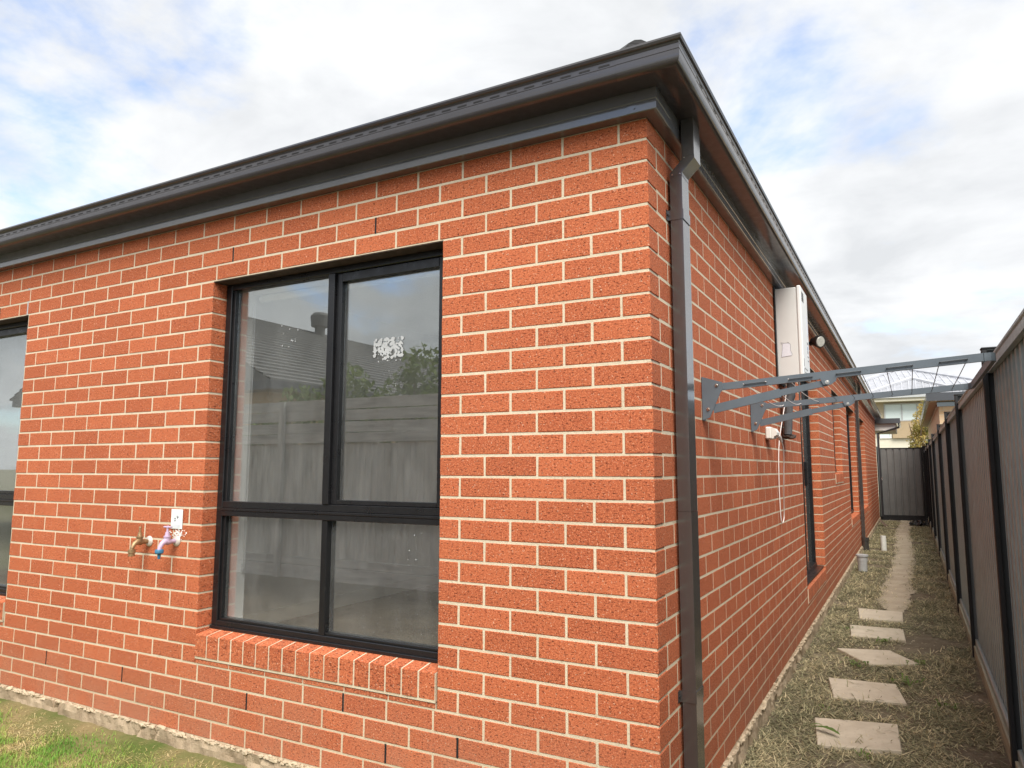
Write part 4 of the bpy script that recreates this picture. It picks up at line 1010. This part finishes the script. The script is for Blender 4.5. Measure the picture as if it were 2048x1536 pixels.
def hip(x0, x1, y0, y1, z, ax, ay, az):
    """courses of tiles as steps on the front and side slopes, plus raised hip lines"""
    mb = MB(); P = [Vector(p) for p in ((x0, y0, z), (x1, y0, z), (x1, y1, z), (x0, y1, z))]; A_ = Vector((ax, ay, az)); rows = 18; mb_r = .03
    for a, b in ((0, 1), (1, 2), (2, 3), (3, 0)):
        for i in range(rows):
            t0, t1 = i/rows, (i+1)/rows; up = Vector((0, 0, .05))
            q = [P[a].lerp(A_, t0), P[b].lerp(A_, t0), P[b].lerp(A_, t1), P[a].lerp(A_, t1)]
            mb.add([q[0], q[1], q[0]+up, q[1]+up, q[2]+up*.1, q[3]+up*.1], [(0, 1, 3, 2), (2, 3, 4, 5)])
        n_ = int((P[b]-P[a]).length/.32)     # rolls of the tiles running up the slope
        for k in range(1, n_):
            s_ = k/n_; h_ = 1-abs(2*s_-1); st = P[a].lerp(P[b], s_); en = st.lerp(P[a].lerp(P[b], .5), 0)+(A_-P[a].lerp(P[b], .5))*h_*.98
            mb.tube([st+Vector((0, 0, .04)), en+Vector((0, 0, .04))], mb_r, 4, cap=False)
    hc = MB()
    for p in P: hc.tube([p+Vector((0, 0, .06)), A_+Vector((0, 0, .08))], .11, 6)
    return mb, hc
for args in ((-3.6, 6.2, 39.85, 52, 5.22, .62, 46, 7.32), (-1.3, 3.6, 39.83, 43, 5.225, 1.15, 41.6, 6.20)):
    mb, hc = hip(*args); rf = mb.build('roof', G['roof_tile_grey'], TH); hc.build('hip_capping', G['roof_tile_grey'], rf)

def leaf_cloud(mb, c, r, n, size, tone_f, hollow=.35):
    for i in range(n):
        d = rng.normal(size=3); d /= np.linalg.norm(d); k = (hollow+(1-hollow)*rng.random()**.6)
        lump = 1+.30*mnoise.noise(Vector((d*2.2).tolist())+Vector(c)*1.3)
        p = np.array(c)+d*np.array(r)*k*lump; a = rng.normal(size=3); a /= np.linalg.norm(a); b = np.cross(a, rng.normal(size=3)); b /= np.linalg.norm(b); s = size*rng.uniform(.6, 1.4)
        q = [p-a*s, p+b*s*.45, p+a*s, p-b*s*.45]
        mb.add(q, [(0, 1, 2, 3)], float(np.clip(tone_f(p, d), .02, 1)))
TR = thing('garden_tree', 'small yellow-green tree between the gate and the cream house', 'tree', (1.28, 27, 0))
tk = MB(); tk.tube([(1.30, 27, -.1), (1.28, 27, .8), (1.33, 27, 1.5), (1.30, 27.05, 2.3)], [.09, .07, .055, .03], 8)
for a in range(6): tk.tube([(1.31, 27, 1.3+.1*a), (1.31+.35*math.cos(a*1.1), 27+.35*math.sin(a*1.1), 2.0+.15*a), (1.31+.5*math.cos(a*1.1+.3), 27+.5*math.sin(a*1.1+.3), 2.5+.18*a)], [.035, .02, .008], 6)
tk.build('trunk', G['bark'], TR)
cr = MB()
for c, r_, n in (((1.30, 27, 2.3), (.50, .5, .65), 1500), ((1.08, 27, 1.95), (.34, .4, .5), 700), ((1.34, 26.9, 3.0), (.40, .4, .55), 1000), ((1.40, 27.1, 3.5), (.24, .25, .40), 450), ((1.62, 27, 2.05), (.40, .4, .5), 700), ((1.12, 27, 2.75), (.24, .25, .3), 300)):
    leaf_cloud(cr, c, r_, n, .045, lambda p, d: .50+.28*mnoise.noise(Vector(p.tolist())*2.6)+rng.normal(0, .16)+(.2 if p[0] < 1.35 else -.12))
cr.build('crown', G['autumn_leaf'], TR)

# ------------------------------------------------------------------ behind the camera: what the panes mirror
BF = thing('timber_fence', 'grey weathered timber paling fence across the back yard, mirrored in the window', 'fence', (-5, -4.5, 0))
ym = -4.4
x = -10.2
while x < -1.4:
    w = .098; MB().box(x, x+w, ym-.012-random.random()*.008, ym-.0005, .262, 1.74+random.uniform(-.01, .01)).build('paling', G['grey_paling'], BF); x += w+.003
for i in range(4):
    xa, xb = -10.2+i*2.2, -10.2+(i+1)*2.2-.01
    MB().cbox(xa, xb, ym, ym+.035, 1.745, 1.87, .003).build('top_rail', G['grey_board'], BF)
    MB().cbox(xa, xb, ym, ym+.045, -.05, .155, .003).build('sleeper', G['grey_board'], BF); MB().cbox(xa, xb, ym-.01, ym+.035, .16, .26, .003).build('sleeper', G['grey_board'], BF)
    for k in range(3):
        dz = random.uniform(-.02, .02)
        MB().add([(xa, ym+.002+.002*k, 1.885+.15*k), (xb, ym+.002+.002*k, 1.885+.15*k+dz), (xb, ym+.002+.002*k, 2.02+.15*k+dz), (xa, ym+.002+.002*k, 2.02+.15*k), (xa, ym+.02, 1.885+.15*k), (xb, ym+.02, 1.885+.15*k+dz), (xb, ym+.02, 2.02+.15*k+dz), (xa, ym+.02, 2.02+.15*k)],
                 [(0, 1, 2, 3), (4, 7, 6, 5), (0, 4, 5, 1), (3, 2, 6, 7), (1, 5, 6, 2), (0, 3, 7, 4)]).build('extension_board', G['grey_board'], BF)
for x in (-8.75, -6.65, -4.0, -1.7): MB().cbox(x-.04, x+.04, ym+.046, ym+.10, -.1, 2.30, .004).build('post', G['grey_paling'], BF)
for i, (x, y, h, r_, lab) in enumerate(((-7.6, -5.4, 2.55, .55, 'low bushy hedge plant behind the back fence, farthest left'), (-6.3, -5.3, 2.75, .6, 'hedge plant with a pointed top behind the back fence'), (-5.1, -5.2, 3.0, .65, 'tallest hedge plant behind the back fence'), (-3.9, -5.3, 2.85, .6, 'hedge plant behind the back fence, nearest the side passage'))):
    hd = thing('hedge_plant', lab, 'shrub', (x, y, 0), 'hedge plants behind the back fence')
    st = MB(); st.tube([(x, y, -.05), (x+.03, y, 1.2), (x, y, h-.4)], [.04, .03, .012], 6)
    for a in range(5): st.tube([(x, y, .8+.2*a), (x+.35*math.cos(a*2.2), y+.3*math.sin(a*2.2), 1.4+.22*a)], [.015, .006], 5)
    st.build('stem', G['bark'], hd); lv = MB()
    for k in range(5): leaf_cloud(lv, (x+random.gauss(0, .3), y+random.gauss(0, .15), 1.3+(h-1.55)*k/4+random.gauss(0, .08)), (r_*(1-.1*k), .4, .42), 420, .055, lambda p, d: .45+.3*mnoise.noise(Vector(p.tolist())*3)+rng.normal(0, .18))
    lv.build('leaves', G['hedge_leaf'], hd)
RH = thing('rear_house', 'house with a dark tiled roof behind the back fence, mirrored in the window', 'house', (-15, -17, 0))
MB().box(-19.5, -10.9, -28, -8, -.1, 3.1).build('wall', G['tan_brick'], RH)
MB().box(-20, -10.42, -28.4, -7.6, 3.02, 3.2).build('eave', G['gutter_steel'], RH)
rf = MB(); rows = 22
for sgn, xe in ((1, -10.45), (-1, -20.15)):
    for i in range(rows):
        t0, t1 = i/rows, (i+1)/rows; xr = -15.3; xa, xb = xe+(xr-xe)*t0, xe+(xr-xe)*t1; za, zb2 = 3.2+2.45*t0, 3.2+2.45*t1
        rf.add([(xa, -28.4, za), (xa, -7.6, za), (xa, -28.4, za+.05), (xa, -7.6, za+.05), (xb, -7.6, zb2+.005), (xb, -28.4, zb2+.005)], [(0, 1, 3, 2), (2, 3, 4, 5)])
rf.add([(-10.45, -7.6, 3.2), (-20.15, -7.6, 3.2), (-15.3, -7.6, 5.65)], [(0, 1, 2)])
rr = rf.build('roof', G['roof_tile_rear'], RH)
MB().tube([(-15.0, -13.7, 5.4), (-15.0, -13.7, 5.75), (-15.0, -13.7, 5.78), (-15.0, -13.7, 6.1), (-15.0, -13.7, 6.2)], [.16, .16, .27, .30, .2], 14).build('roof_vent', G['roof_tile_rear'], rr)
MB().tube([(-14.6, -20.0, 5.2), (-14.6, -20.0, 5.95), (-14.6, -20.0, 5.96), (-14.6, -20.0, 6.1)], [.06, .06, .12, .12], 10).build('flue', G['roof_tile_rear'], rr)
